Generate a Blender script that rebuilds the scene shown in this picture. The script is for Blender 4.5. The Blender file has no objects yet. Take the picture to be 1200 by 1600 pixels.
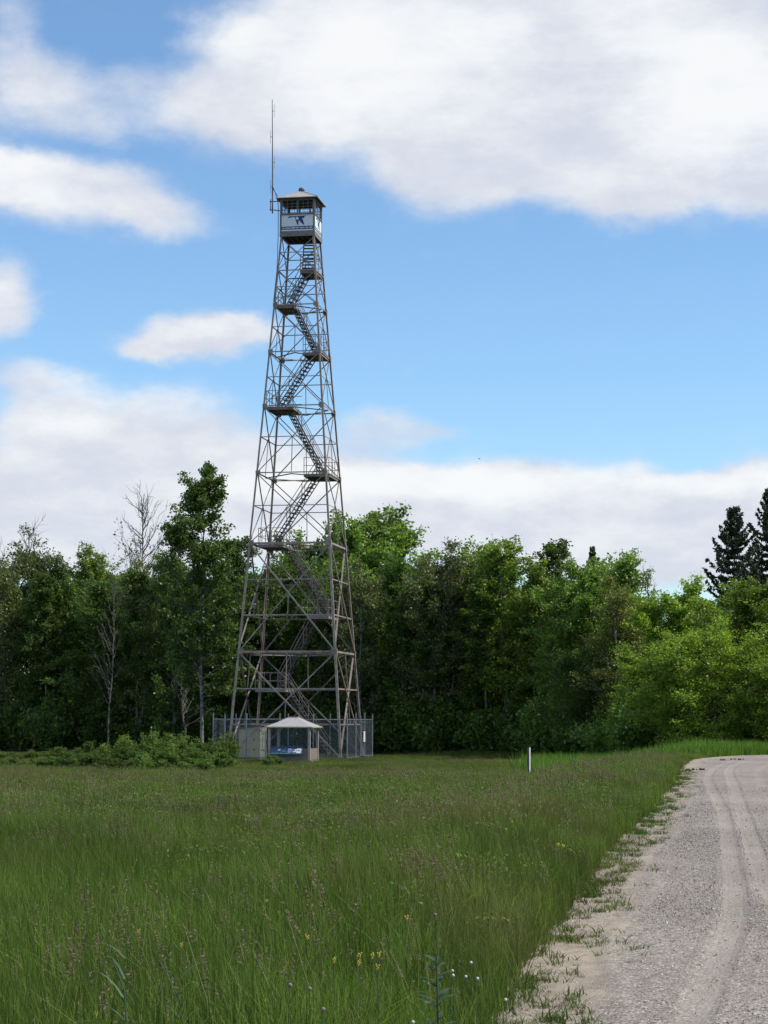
import bpy, math, random
import numpy as np
from mathutils import Vector, Matrix

S = bpy.context.scene
COL = S.collection
R = math.radians
RNG = np.random.default_rng(11)
random.seed(11)

# ------------------------------------------------------------------ camera
FOC, PITCH, ROLL, HC = 3100.0, 0.10156, 0.00384, 2.6385
cam_d = bpy.data.cameras.new('camera'); cam = bpy.data.objects.new('camera', cam_d); COL.objects.link(cam)
cam_d.sensor_fit = 'VERTICAL'; cam_d.sensor_height = 24.0; cam_d.lens = 24.0 * FOC / 1600.0
cam_d.clip_start = 0.1; cam_d.clip_end = 8000
_c, _s, _cr, _sr = math.cos(PITCH), math.sin(PITCH), math.cos(ROLL), math.sin(ROLL)
mr = Vector((_cr, -_sr * _s, _sr * _c)); mu = Vector((-_sr, -_cr * _s, _cr * _c)); mf = Vector((0, _c, _s))
M = Matrix((mr, mu, -mf)).transposed().to_4x4(); M.translation = Vector((0, 0, HC))
cam.matrix_world = M
S.camera = cam
S.render.resolution_x = 768; S.render.resolution_y = 1024

def ray(px, py):
    a, b = px - 600, py - 800
    X = (_cr * a + _sr * b) / FOC; u = -(-_sr * a + _cr * b) / FOC
    return np.array([X, _c - u * _s, _s + u * _c])
def at_depth(px, py, d):
    q = ray(px, py); q = q / q[1] * d; return q + np.array([0, 0, HC])
def on_z(px, py, z):
    q = ray(px, py); t = (z - HC) / q[2]; return q * t + np.array([0, 0, HC])

# ------------------------------------------------------------------ node helper
class NT:
    def __init__(s, tree): s.t = tree; s.n = tree.nodes; s.l = tree.links
    def new(s, typ, **kw):
        n = s.n.new(typ)
        for k, v in kw.items():
            if k.startswith('_'):
                continue
            setattr(n, k, v)
        return n
    def link(s, a, b): s.l.new(a, b)
    def put(s, sock, v):
        if isinstance(v, bpy.types.NodeSocket): s.l.new(v, sock)
        elif v is not None: sock.default_value = v
    def math(s, op, a=None, b=None, c=None, clamp=False):
        n = s.n.new('ShaderNodeMath'); n.operation = op; n.use_clamp = clamp
        for i, v in enumerate((a, b, c)):
            if v is not None: s.put(n.inputs[i], v)
        return n.outputs[0]
    def vm(s, op, a=None, b=None, c=None, out=0):
        n = s.n.new('ShaderNodeVectorMath'); n.operation = op
        for i, v in enumerate((a, b, c)):
            if v is not None: s.put(n.inputs[i], v)
        return n.outputs[out]
    def rng(s, v, a, b, c=0.0, d=1.0, smooth=True):
        n = s.n.new('ShaderNodeMapRange'); n.interpolation_type = 'SMOOTHSTEP' if smooth else 'LINEAR'
        s.put(n.inputs[0], v)
        for i, x in enumerate((a, b, c, d)): n.inputs[1 + i].default_value = x
        return n.outputs[0]
    def noise(s, vec, scale, detail=4, rough=.55, dist=0.0, col=False):
        n = s.n.new('ShaderNodeTexNoise'); s.put(n.inputs['Vector'], vec)
        n.inputs['Scale'].default_value = scale; n.inputs['Detail'].default_value = detail
        n.inputs['Roughness'].default_value = rough; n.inputs['Distortion'].default_value = dist
        return n.outputs['Color' if col else 'Fac']
    def mix(s, f, a, b, typ='MIX'):
        n = s.n.new('ShaderNodeMix'); n.data_type = 'RGBA'; n.blend_type = typ; n.clamp_result = False
        s.put(n.inputs[0], f); s.put(n.inputs[6], a); s.put(n.inputs[7], b); return n.outputs[2]
def c4(c): return (c[0], c[1], c[2], 1.0)

# ------------------------------------------------------------------ world, sun, exposure
SUN_EL, SUN_AZ = 50.0, 99.0           # azimuth clockwise from +Y
W = bpy.data.worlds.new('World'); S.world = W; W.use_nodes = True
w = NT(W.node_tree); w.n.clear()
sky = w.new('ShaderNodeTexSky', sky_type='NISHITA'); sky.sun_disc = False
sky.sun_elevation = R(SUN_EL); sky.sun_rotation = R(SUN_AZ)
sky.altitude = 300; sky.air_density = 1.0; sky.dust_density = 0.35; sky.ozone_density = 1.6
tc = w.new('ShaderNodeTexCoord'); D = tc.outputs['Generated']
sx = w.new('ShaderNodeSeparateXYZ'); w.link(D, sx.inputs[0])
az = w.math('MULTIPLY', w.math('ARCTAN2', sx.outputs[0], sx.outputs[1]), 57.2958)
el = w.math('MULTIPLY', w.math('ARCSINE', sx.outputs[2]), 57.2958)
cb = w.new('ShaderNodeCombineXYZ'); w.link(az, cb.inputs[0]); w.link(el, cb.inputs[1])
AE = cb.outputs[0]
nvec = w.vm('MULTIPLY', D, (1, 1, 1.6))
warp = w.vm('SUBTRACT', w.noise(nvec, 9, 5, .6, col=True), (.5, .5, .5))
AEd = w.vm('MULTIPLY_ADD', warp, (4.2, 2.6, 0), AE)
def azel(px, py):
    q = ray(px, py); q = q / np.linalg.norm(q)
    return math.degrees(math.atan2(q[0], q[1])), math.degrees(math.asin(q[2]))
DPP = math.degrees(1 / FOC)
def blobs(lst, vec):
    tot = None
    for (px, py, rx, ry, wt) in lst:
        a, e = azel(px, py); ix, iy = 1 / (rx * DPP), 1 / (ry * DPP)
        r = w.vm('LENGTH', w.vm('MULTIPLY_ADD', vec, (ix, iy, 0), (-a * ix, -e * iy, 0)), out=1)
        v = w.rng(r, 0.25, 1.25, wt, 0.0)
        tot = v if tot is None else w.math('ADD', tot, v)
    return tot
CL = [(760,90,430,220,1.3),(1060,150,330,190,1.2),(520,90,240,130,.95),(370,120,130,100,.45),(150,160,220,58,.6),(30,110,130,60,.5),
      (400,190,160,80,.5),(690,270,150,70,.75),(985,300,150,52,.85),(1195,300,70,50,.7),(600,-60,200,80,.6),(20,40,70,90,.4),(190,60,90,22,-.3),(900,-80,600,150,1.2),
      (110,305,190,74,1.0),(0,270,100,70,.8),(250,345,110,42,.55),(-10,490,78,78,1.0),(300,535,160,44,1.15),(395,520,75,30,.6),(225,548,70,28,.6),
      (60,640,110,60,.85),(255,655,140,58,.85),(120,730,260,80,1.1),(60,830,330,90,1.1),(420,720,190,70,.9),(400,800,300,90,1.0),(615,668,100,42,.7),(720,665,60,20,.3),
      (640,790,330,85,1.2),(900,800,400,86,1.2),(1170,790,230,84,1.1),(1180,735,110,40,.5),(1160,680,60,16,.2),(1100,850,420,70,1.0),(200,768,55,26,-.7),(700,880,700,60,.6)]
win = w.math('MULTIPLY', w.rng(w.math('ABSOLUTE', az), 12.5, 19, 1, 0), w.rng(el, 22, 30, 1, 0))
gen = w.rng(w.noise(w.vm('MULTIPLY', D, (1, 1, 2.2)), 3.2, 6, .55), .47, .60)
dens_in = w.math('ADD', blobs(CL, AEd), w.math('MULTIPLY', w.math('SUBTRACT', w.noise(nvec, 30, 8, .66), .5), .8))
a_in = w.rng(dens_in, .02, 1.08)
alpha = w.math('ADD', w.math('MULTIPLY', a_in, win), w.math('MULTIPLY', gen, w.math('SUBTRACT', 1.0, win)))
alpha = w.math('MULTIPLY', alpha, w.rng(el, -3, 1.5, .0, .97))
BR = [(600,90,260,120,.7),(1130,140,170,110,.75),(980,30,150,60,.3),(40,270,120,50,.5),(100,330,120,30,.3),(700,760,420,42,.6),(1150,740,160,26,.6),(100,600,120,30,.3),
      (240,630,150,30,.35),(290,530,90,22,.4),(330,60,90,40,.4),(470,740,140,40,.5),(150,680,160,30,.3)]
bri_n = w.noise(w.vm('MULTIPLY', D, (1, 1, 2.2)), 18, 8, .62)
bri = w.math('ADD', w.math('MULTIPLY', blobs(BR, AEd), win), w.math('MULTIPLY', w.math('SUBTRACT', bri_n, .5), 2.0))
brf = w.rng(bri, -.45, .8)
ccol = w.mix(brf, c4((.66, .70, .80)), c4((.95, .96, .97)))
skyc = w.vm('SCALE', sky.outputs[0]); skyc.node.inputs['Scale'].default_value = .14
skyb = w.mix(1.0, skyc, c4((0.93, 1.13, 1.25)), 'MULTIPLY')
final = w.mix(alpha, skyb, ccol)
bg = w.new('ShaderNodeBackground'); w.link(final, bg.inputs[0]); bg.inputs[1].default_value = 1.0
wo = w.new('ShaderNodeOutputWorld'); w.link(bg.outputs[0], wo.inputs[0])

sun_d = bpy.data.lights.new('sun', 'SUN'); sun = bpy.data.objects.new('sun', sun_d); COL.objects.link(sun)
sun_d.energy = 4.4; sun_d.angle = R(.53); sun_d.color = (1.0, .95, .87)
tosun = Vector((math.cos(R(SUN_EL)) * math.sin(R(SUN_AZ)), math.cos(R(SUN_EL)) * math.cos(R(SUN_AZ)), math.sin(R(SUN_EL))))
sun.rotation_euler = (-tosun).to_track_quat('-Z', 'Y').to_euler(); sun.location = (60, 40, 80)
S.view_settings.view_transform = 'Standard'; S.view_settings.look = 'None'
S.view_settings.exposure = 0.0; S.view_settings.gamma = 1.0; S.view_settings.use_curve_mapping = False
S.render.engine = 'CYCLES'
S.cycles.max_bounces = 6; S.cycles.transparent_max_bounces = 12

# ------------------------------------------------------------------ materials
def mat(name, base, rough=.7, var=.25, scale=6.0, bump=0.0, bscale=30., metal=0.0, spec=.5, base2=None, coords='Object', attr=None, objcol=False, detail=5):
    m = bpy.data.materials.new(name); m.use_nodes = True; t = NT(m.node_tree); b = t.n['Principled BSDF']
    tcn = t.new('ShaderNodeTexCoord'); v = tcn.outputs[coords]
    n = t.noise(v, scale, detail, .6)
    b2 = base2 if base2 is not None else tuple(x * (1 - var) for x in base)
    hi = tuple(min(1, x * (1 + var * .4)) for x in base)
    col = t.mix(t.rng(n, .3, .7), c4(b2), c4(hi))
    if objcol:
        oi = t.new('ShaderNodeObjectInfo'); col = t.mix(1.0, col, oi.outputs['Color'], 'MULTIPLY')
    t.link(col, b.inputs['Base Color'])
    b.inputs['Roughness'].default_value = rough; b.inputs['Metallic'].default_value = metal
    b.inputs['Specular IOR Level'].default_value = spec
    if bump:
        bn = t.new('ShaderNodeBump'); bn.inputs['Strength'].default_value = bump; bn.inputs['Distance'].default_value = .02
        t.link(t.noise(v, bscale, 4, .6), bn.inputs['Height']); t.link(bn.outputs[0], b.inputs['Normal'])
    return m

def leaf_mat(name, dark, light, trans=.35, rough=.45, spec=.35, patch=None, patch_col=None, pscale=.08, thr=(.45, .62), trgain=(1.25, 1.35, .6)):
    """foliage: base colour per leaf from the 'var' attribute, object colour, optional ground patches of another kind"""
    m = bpy.data.materials.new(name); m.use_nodes = True; t = NT(m.node_tree); b = t.n['Principled BSDF']
    a = t.new('ShaderNodeAttribute', attribute_name='var')
    oi = t.new('ShaderNodeObjectInfo')
    col = t.mix(a.outputs['Fac'], c4(dark), c4(light))
    if patch:
        g = t.new('ShaderNodeNewGeometry')
        sc = t.vm('MULTIPLY', g.outputs['Position'], (1.0, .45, 0))
        f = t.rng(t.noise(sc, pscale, 4, .6), thr[0], thr[1], 0, patch)
        col = t.mix(f, col, t.mix(a.outputs['Fac'], c4(tuple(x * .6 for x in patch_col)), c4(patch_col)))
        f2 = t.rng(t.noise(sc, pscale * 3.6, 5, .7), .34, .66, .58, 1.42, smooth=False)
        cc = t.new('ShaderNodeCombineXYZ'); [t.link(f2, cc.inputs[i]) for i in range(3)]
        col = t.mix(1.0, col, cc.outputs[0], 'MULTIPLY')
    else:
        col = t.mix(1.0, col, oi.outputs['Color'], 'MULTIPLY')
    r = t.math('MULTIPLY_ADD', oi.outputs['Random'], .5, .75)
    cc = t.new('ShaderNodeCombineXYZ'); [t.link(r, cc.inputs[i]) for i in range(3)]
    col = t.mix(1.0, col, cc.outputs[0], 'MULTIPLY')
    t.link(col, b.inputs['Base Color']); b.inputs['Roughness'].default_value = rough
    b.inputs['Specular IOR Level'].default_value = spec
    tr = t.new('ShaderNodeBsdfTranslucent'); t.link(t.mix(1.0, col, c4(trgain), 'MULTIPLY'), tr.inputs[0])
    mx = t.new('ShaderNodeMixShader'); mx.inputs[0].default_value = trans
    t.link(b.outputs[0], mx.inputs[1]); t.link(tr.outputs[0], mx.inputs[2])
    t.link(mx.outputs[0], t.n['Material Output'].inputs[0])
    return m

MT = {}
MT['steel'] = mat('weathered_steel', (.28, .24, .205), .65, .35, 2.5, .15, 40, base2=(.19, .145, .115))
MT['steel_dark'] = mat('dark_grating', (.12, .10, .09), .7, .3, 3)
MT['galv'] = mat('galvanised_steel', (.24, .27, .31), .5, .25, 4, metal=.5)
MT['panel_white'] = mat('banner_white', (.74, .76, .77), .6, .06, 3)
MT['navy'] = mat('banner_navy', (.022, .035, .18), .6, .1, 3)
MT['roof'] = mat('cab_roof', (.40, .37, .34), .7, .2, 3)
MT['wood_dark'] = mat('cab_boards', (.085, .07, .055), .8, .3, 4, .3, 20)
MT['cabframe'] = mat('cab_frame', (.19, .165, .15), .7, .3, 3)
MT['floorband'] = mat('cab_floor_band', (.20, .185, .17), .7, .25, 4)
MT['tan'] = mat('tan_siding', (.50, .42, .27), .75, .12, 3, .1, 20)
MT['brown_tone'] = mat('brown_surface', (.24, .20, .165), .75, .2, 3)
MT['kroof'] = mat('kiosk_roof', (.36, .34, .33), .7, .12, 5)
MT['ktrim'] = mat('kiosk_trim', (.42, .46, .13), .6, .1, 5)
MT['kpost'] = mat('kiosk_post', (.40, .34, .29), .7, .2, 5)
MT['kwall'] = mat('kiosk_wall', (.23, .19, .165), .8, .15, 5)
MT['cream'] = mat('cream_board', (.80, .70, .44), .6, .25, 9)
MT['blue'] = mat('blue_panel', (.02, .045, .22), .4, .15, 6)
MT['teal'] = mat('teal_print', (.05, .13, .17), .4, .6, 9, base2=(.02, .04, .08))
MT['paper'] = mat('printed_paper', (.62, .68, .74), .6, .12, 20)
MT['paper2'] = mat('printed_paper_yellow', (.62, .66, .50), .6, .12, 20)
MT['black'] = mat('flat_black', (.018, .018, .018), .5, .3, 8)
MT['white'] = mat('white_paint', (.78, .79, .80), .45, .1, 12)
MT['bark_pale'] = mat('pale_bark', (.24, .235, .21), .85, .5, 3.5, .5, 14, base2=(.05, .048, .04), coords='Object')
MT['bark_dark'] = mat('dark_bark', (.075, .062, .05), .9, .4, 5, .5, 14)
MT['bark_dead'] = mat('dead_wood', (.13, .12, .105), .9, .4, 5)
MT['leaf'] = leaf_mat('broad_leaf', (.066, .115, .025), (.23, .32, .078), .46, .42, .4)
MT['leaf_brown'] = leaf_mat('olive_leaf', (.075, .092, .030), (.235, .265, .11), .38, .38, .5)
MT['needle'] = leaf_mat('needle', (.03, .045, .024), (.085, .11, .058), .12, .6, .25)
MT['brush'] = leaf_mat('brush_leaf', (.08, .14, .035), (.27, .36, .11), .42, .6, .2)
MT['grass'] = leaf_mat('meadow_grass', (.043, .078, .014), (.225, .30, .074), .44, .7, .12, patch=.66, patch_col=(.24, .17, .10), pscale=.11, thr=(.46, .64), trgain=(1.2, 1.35, .5))
MT['verge'] = leaf_mat('verge_grass', (.075, .15, .024), (.19, .31, .06), .48, .6, .2)
MT['herb'] = leaf_mat('herb_leaf', (.07, .11, .025), (.22, .27, .08), .4, .6, .2)
MT['seed'] = leaf_mat('seed_head', (.085, .065, .05), (.22, .15, .11), .3, .7, .2)
MT['straw'] = leaf_mat('straw', (.12, .14, .05), (.26, .26, .11), .3, .7, .2)
MT['yellow'] = mat('yellow_petal', (.50, .40, .03), .6, .2, 60)
MT['clover'] = mat('clover_white', (.55, .52, .46), .7, .2, 90)
MT['purple'] = mat('thistle_purple', (.20, .145, .13), .7, .3, 90)
MT['stem'] = mat('green_stem', (.05, .085, .03), .6, .2, 30)
MT['darkleaf'] = leaf_mat('dark_weed_leaf', (.02, .045, .012), (.08, .13, .035), .2, .4, .4)
MT['blueleaf'] = leaf_mat('blue_green_blade', (.06, .12, .05), (.14, .22, .10), .3, .5, .3)
MT['dirt_clod'] = mat('dark_clod', (.05, .035, .025), .95, .3, 30)

# ------------------------------------------------------------------ object helpers
def tag(o, label=None, cat=None, group=None, kind=None):
    if label: o['label'] = label
    if cat: o['category'] = cat
    if group: o['group'] = group
    if kind: o['kind'] = kind
    return o
def empty(name, loc=(0, 0, 0), rz=0.0, label=None, cat=None, group=None):
    o = bpy.data.objects.new(name, None); o.location = loc; o.rotation_euler = (0, 0, rz)
    o.empty_display_size = .2; COL.objects.link(o); return tag(o, label, cat, group)
def fast_mesh(name, verts, faces, smooth=False, attrs=None):
    """verts (n,3); faces (m,k) constant-size numpy, or list of such arrays"""
    me = bpy.data.meshes.new(name)
    verts = np.asarray(verts, np.float32); me.vertices.add(len(verts)); me.vertices.foreach_set('co', verts.ravel())
    fl = faces if isinstance(faces, list) else [faces]
    fl = [np.asarray(f, np.int32) for f in fl if len(f)]
    if fl:
        li = np.concatenate([f.ravel() for f in fl]); tot = np.concatenate([np.full(len(f), f.shape[1], np.int32) for f in fl])
        st = np.concatenate([[0], np.cumsum(tot)[:-1]]).astype(np.int32)
        me.loops.add(len(li)); me.loops.foreach_set('vertex_index', li)
        me.polygons.add(len(tot)); me.polygons.foreach_set('loop_start', st); me.polygons.foreach_set('loop_total', tot)
        if smooth: me.polygons.foreach_set('use_smooth', np.ones(len(tot), bool))
    if attrs:
        for k, v in attrs.items():
            v = np.asarray(v, np.float32)
            if v.ndim == 1: me.attributes.new(k, 'FLOAT', 'POINT').data.foreach_set('value', v)
            else: me.attributes.new(k, 'FLOAT_VECTOR', 'POINT').data.foreach_set('vector', v.ravel())
    me.update(calc_edges=True); return me
def link(name, me, m=None, parent=None, loc=None, rz=None):
    if m is not None and not me.materials: me.materials.append(m)
    o = bpy.data.objects.new(name, me); COL.objects.link(o)
    if parent: o.parent = parent
    if loc is not None: o.location = loc
    if rz is not None: o.rotation_euler = (0, 0, rz)
    return o

class MB:
    """collects polygons for one mesh object"""
    def __init__(s): s.v = []; s.f = []
    def add(s, vs, fs):
        o = len(s.v); s.v += [tuple(map(float, p)) for p in vs]; s.f += [tuple(i + o for i in f) for f in fs]; return s
    def box(s, c, d, rz=0.0, mat3=None):
        hx, hy, hz = d[0] / 2, d[1] / 2, d[2] / 2
        vs = [Vector((x, y, z)) for z in (-hz, hz) for x, y in ((-hx, -hy), (hx, -hy), (hx, hy), (-hx, hy))]
        m = mat3 or Matrix.Rotation(rz, 3, 'Z')
        vs = [m @ v + Vector(c) for v in vs]
        return s.add(vs, [(3, 2, 1, 0), (4, 5, 6, 7), (0, 1, 5, 4), (1, 2, 6, 5), (2, 3, 7, 6), (3, 0, 4, 7)])
    def beam(s, p, q, wd, ht, nrm=(0, 0, 1)):
        p, q = Vector(p), Vector(q); a = (q - p).normalized(); n = Vector(nrm); n = (n - a * n.dot(a))
        if n.length < 1e-4: n = a.orthogonal()
        n.normalize(); b = a.cross(n)
        vs = [P + b * (sx_ * wd / 2) + n * (sz * ht / 2) for P in (p, q) for sx_, sz in ((-1, -1), (1, -1), (1, 1), (-1, 1))]
        return s.add(vs, [(0, 1, 2, 3), (7, 6, 5, 4), (0, 4, 5, 1), (1, 5, 6, 2), (2, 6, 7, 3), (3, 7, 4, 0)])
    def angle(s, p, q, size, t, nrm, flip=1):
        """L-section member; one flange flat against the face whose outward normal is nrm"""
        p, q = Vector(p), Vector(q); a = (q - p).normalized(); n = Vector(nrm); n = (n - a * n.dot(a)).normalized(); b = a.cross(n) * flip
        prof = [(0, 0), (size, 0), (size, -t), (t, -t), (t, -size), (0, -size)]
        vs = [P + b * (x - size / 2) + n * y for P in (p, q) for x, y in prof]
        fs = [(0, 1, 2, 3), (0, 3, 4, 5), (9, 8, 7, 6), (11, 10, 9, 6)] + [(i, i + 6, (i + 1) % 6 + 6, (i + 1) % 6) for i in range(6)]
        return s.add(vs, fs)
    def tube(s, pts, rad, k=6):
        pts = [Vector(p) for p in pts]; n = len(pts); rad = rad if hasattr(rad, '__len__') else [rad] * n
        rings = []
        for i, p in enumerate(pts):
            a = (pts[min(i + 1, n - 1)] - pts[max(i - 1, 0)]).normalized(); u = a.orthogonal().normalized() if i == 0 else (u - a * u.dot(a)).normalized()
            b = a.cross(u); rings.append([p + (u * math.cos(2 * math.pi * j / k) + b * math.sin(2 * math.pi * j / k)) * rad[i] for j in range(k)])
        vs = [v for r in rings for v in r]
        fs = [(i * k + j, i * k + (j + 1) % k, (i + 1) * k + (j + 1) % k, (i + 1) * k + j) for i in range(n - 1) for j in range(k)]
        fs += [tuple(range(k))[::-1], tuple((n - 1) * k + j for j in range(k))]
        return s.add(vs, fs)
    def prism(s, poly, y0, y1):
        """polygon in the xz-plane, extruded from y0 to y1 (y0 < y1, front is y0)"""
        n = len(poly); vs = [(x, y0, z) for x, z in poly] + [(x, y1, z) for x, z in poly]
        return s.add(vs, [tuple(range(n)), tuple(range(2 * n - 1, n - 1, -1))] + [(i, i + n, (i + 1) % n + n, (i + 1) % n) for i in range(n)])
    def mesh(s, name, smooth=False):
        me = bpy.data.meshes.new(name); me.from_pydata(s.v, [], s.f)
        if smooth: me.polygons.foreach_set('use_smooth', [True] * len(me.polygons))
        me.update(); return me
    def obj(s, name, m, parent=None, loc=None, rz=None, smooth=False):
        return link(name, s.mesh(name, smooth), m, parent, loc, rz)

def leaf_mesh(name, C, size, m, r, elong=1.3, up=.25, var=None):
    n = len(C); nrm = r.normal(0, 1, (n, 3)); nrm[:, 2] += up; nrm /= np.linalg.norm(nrm, axis=1)[:, None]
    u = np.cross(nrm, r.normal(0, 1, (n, 3))); u /= np.linalg.norm(u, axis=1)[:, None] + 1e-9; b = np.cross(nrm, u)
    s_ = (size * r.uniform(.6, 1.35, n))[:, None]
    V = np.stack([C - u * s_ * elong * .5, C + b * s_ * .42 + nrm * s_ * .1, C + u * s_ * elong * .5, C - b * s_ * .42 + nrm * s_ * .1], 1).reshape(-1, 3)
    F = np.arange(4 * n).reshape(n, 4); vv = np.repeat(r.uniform(0, 1, n) ** 1.5 if var is None else var, 4)
    me = fast_mesh(name, V, F, False, {'var': vv}); me.materials.append(m); return me


# ------------------------------------------------------------------ terrain
EDGE = [(-3.0, -30), (-1.3, -5), (-.35, 4), (.63, 11.4), (1.17, 15.2), (1.87, 19.4), (2.68, 24.6), (4.32, 33.7), (6.87, 48.6), (8.9, 61), (10.6, 70.5), (12.1, 78.5),
        (14.3, 85.0), (17.6, 89.3), (23, 92.2), (32, 94), (60, 96), (120, 98)]
def catmull(P, step=.15):
    P = [np.array(p, float) for p in P]; out = []
    for i in range(1, len(P) - 2):
        a, b, c_, d = P[i - 1], P[i], P[i + 1], P[i + 2]; L = np.linalg.norm(c_ - b); n = max(2, int(L / step))
        for t in np.linspace(0, 1, n, endpoint=False):
            out.append(.5 * (2 * b + (c_ - a) * t + (2 * a - 5 * b + 4 * c_ - d) * t * t + (3 * b - a - 3 * c_ + d) * t ** 3))
    out.append(P[-2]); return np.array(out)
EP = catmull(EDGE, .5)                        # left (grass) edge of the road
ET = np.gradient(EP, axis=0); ET /= np.linalg.norm(ET, axis=1)[:, None]; EN = np.stack([ET[:, 1], -ET[:, 0]], 1)   # normal towards the road
RW = 6.4
ROADZ = .90
def road_t(x, y):
    """signed distance across the road from its left edge (positive = on the road side), vectorised"""
    x = np.atleast_1d(np.asarray(x, float)); y = np.atleast_1d(np.asarray(y, float)); out = np.empty(len(x))
    for i in range(0, len(x), 20000):
        dx = x[i:i + 20000, None] - EP[None, :, 0]; dy = y[i:i + 20000, None] - EP[None, :, 1]
        k = np.argmin(dx * dx + dy * dy, 1); j = np.arange(len(k))
        out[i:i + 20000] = dx[j, k] * EN[k, 0] + dy[j, k] * EN[k, 1]
        far = (dx[j, k] ** 2 + dy[j, k] ** 2); out[i:i + 20000] = np.sign(out[i:i + 20000] + 1e-9) * np.sqrt(np.maximum(far, 0))
    return out
def sstep(x, a, b):
    t = np.clip((x - a) / (b - a), 0, 1); return t * t * (3 - 2 * t)
def ground_z(x, y):
    x = np.atleast_1d(np.asarray(x, float)); y = np.atleast_1d(np.asarray(y, float))
    t = road_t(x, y)
    away = np.where(t < 0, -t, np.maximum(0, t - RW))
    field = .34 - .46 * sstep(y, 40, 100) + .06 * np.sin(x * .21 + 1) * np.sin(y * .13)
    field = field + .75 * sstep(x, 8, 22) * sstep(y, 84, 100) - .0
    f = sstep(away, 0.0, 5.5)
    return ROADZ * (1 - f) + field * f - .012 * (away > .0)
def gz(x, y): return float(ground_z([x], [y])[0])

gx = np.concatenate([[-3000, -1500, -700, -350], np.arange(-200, -40, 10), np.arange(-40, 45, .8), np.arange(45, 205, 10), [350, 700, 1500, 3000]])
gy = np.concatenate([[-3000, -1200, -400, -100, -40], np.arange(-20, 140, .8), np.arange(140, 320, 10), [400, 700, 1400, 3000]])
GX, GY = np.meshgrid(gx, gy); nx, ny = len(gx), len(gy)
GZ = ground_z(GX.ravel(), GY.ravel())
GZ = GZ - .05 * ((road_t(GX.ravel(), GY.ravel()) > .15) & (road_t(GX.ravel(), GY.ravel()) < RW - .15))
idx = np.arange(nx * ny).reshape(ny, nx)
q = np.stack([idx[:-1, :-1], idx[:-1, 1:], idx[1:, 1:], idx[1:, :-1]], -1).reshape(-1, 4)
me = fast_mesh('ground', np.stack([GX.ravel(), GY.ravel(), GZ], 1), q, True)
MT['soil'] = mat('meadow_soil', (.042, .055, .022), .95, .4, 2.0, .4, 12, base2=(.035, .03, .018), coords='Object')
tag(link('meadow_ground', me, MT['soil']), kind='structure')

# gravel road sheet -------------------------------------------------
RP = catmull(EDGE, .07); keep = RP[:, 1] > -6; RP = RP[keep]
# thin out with distance
sel = []; acc = 0.0; last = None
for i, p in enumerate(RP):
    st = .07 if 9 < p[1] < 24 else (.14 if 24 <= p[1] < 50 else .35)
    if last is None or np.linalg.norm(p - last) >= st: sel.append(i); last = p
RPs = RP[sel]; RT = np.gradient(RPs, axis=0); RT /= np.linalg.norm(RT, axis=1)[:, None]; RN = np.stack([RT[:, 1], -RT[:, 0]], 1)
ts = np.concatenate([np.arange(-.5, 4.2, .035), np.arange(4.2, RW + .01, .12)])
X = RPs[:, None, 0] + RN[:, None, 0] * ts[None]; Y = RPs[:, None, 1] + RN[:, None, 1] * ts[None]
def track_line(pts): return catmull([tuple(on_z(a, b, ROADZ)[:2]) for a, b in pts], .1)
TR1 = track_line([(1000, 1750), (1040, 1660), (1082, 1600), (1116, 1520), (1144, 1450), (1148, 1390), (1140, 1320), (1130, 1270), (1112, 1232), (1108, 1213), (1125, 1198), (1165, 1186), (1230, 1181)])
TR2 = track_line([(1330, 1700), (1290, 1560), (1240, 1450), (1195, 1375), (1172, 1310), (1155, 1255), (1146, 1225), (1140, 1207), (1150, 1196), (1185, 1188), (1260, 1182)])
TR3 = track_line([(1420, 1420), (1300, 1320), (1235, 1270), (1200, 1242), (1190, 1222), (1188, 1205), (1215, 1193), (1280, 1186)])
def track_d(TRL, x, y):
    T = np.gradient(TRL, axis=0); T /= np.linalg.norm(T, axis=1)[:, None]
    out = np.empty(len(x))
    for i in range(0, len(x), 20000):
        dx = x[i:i + 20000, None] - TRL[None, :, 0]; dy = y[i:i + 20000, None] - TRL[None, :, 1]
        k = np.argmin(dx * dx + dy * dy, 1); j = np.arange(len(k))
        s_ = dx[j, k] * T[k, 1] - dy[j, k] * T[k, 0]
        out[i:i + 20000] = np.sign(s_) * np.sqrt(dx[j, k] ** 2 + dy[j, k] ** 2)
    return out
xf, yf = X.ravel(), Y.ravel()
d1, d2, d3 = track_d(TR1, xf, yf), track_d(TR2, xf, yf), track_d(TR3, xf, yf)
TWD = .10
def rut(d, wd): return sstep(wd - np.abs(d), -.05, .04)
k1, k2, k3 = rut(d1, TWD), rut(d2, .13), rut(d3, .11)
trk = np.maximum(np.maximum(k1, k2), k3 * .6)
dd = np.where(k1 >= np.maximum(k2, k3), d1, np.where(k2 >= k3, d2, d3))
Z = np.full(len(xf), ROADZ) + .03 * np.sin(np.clip((xf * 0 + np.tile(ts, len(RPs))) / RW, 0, 1) * math.pi)
Tt = np.tile(ts, len(RPs))
Z += -.012 * trk + .003 * trk * np.cos(dd * 2 * math.pi / .055)
berm = np.exp(-((np.abs(d1) - .16) / .035) ** 2) + np.exp(-((np.abs(d2) - .17) / .035) ** 2)
Z += .005 * berm
Z += .012 * np.exp(-((Tt - (.62 + .1 * np.sin(yf * .7))) / .07) ** 2)      # gravel ridge along the shoulder
Z += RNG.normal(0, .0035, len(Z)) * (1 - trk) * (Tt > .5)
Z += .008 * np.sin(xf * .9 + yf * .25) * np.sin(yf * .4 - xf * .7)
Z += np.where(Tt < 0, (Tt) * .25, 0)
m_, n_ = X.shape; idx = np.arange(m_ * n_).reshape(m_, n_)
q = np.stack([idx[:-1, :-1], idx[:-1, 1:], idx[1:, 1:], idx[1:, :-1]], -1).reshape(-1, 4)
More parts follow.
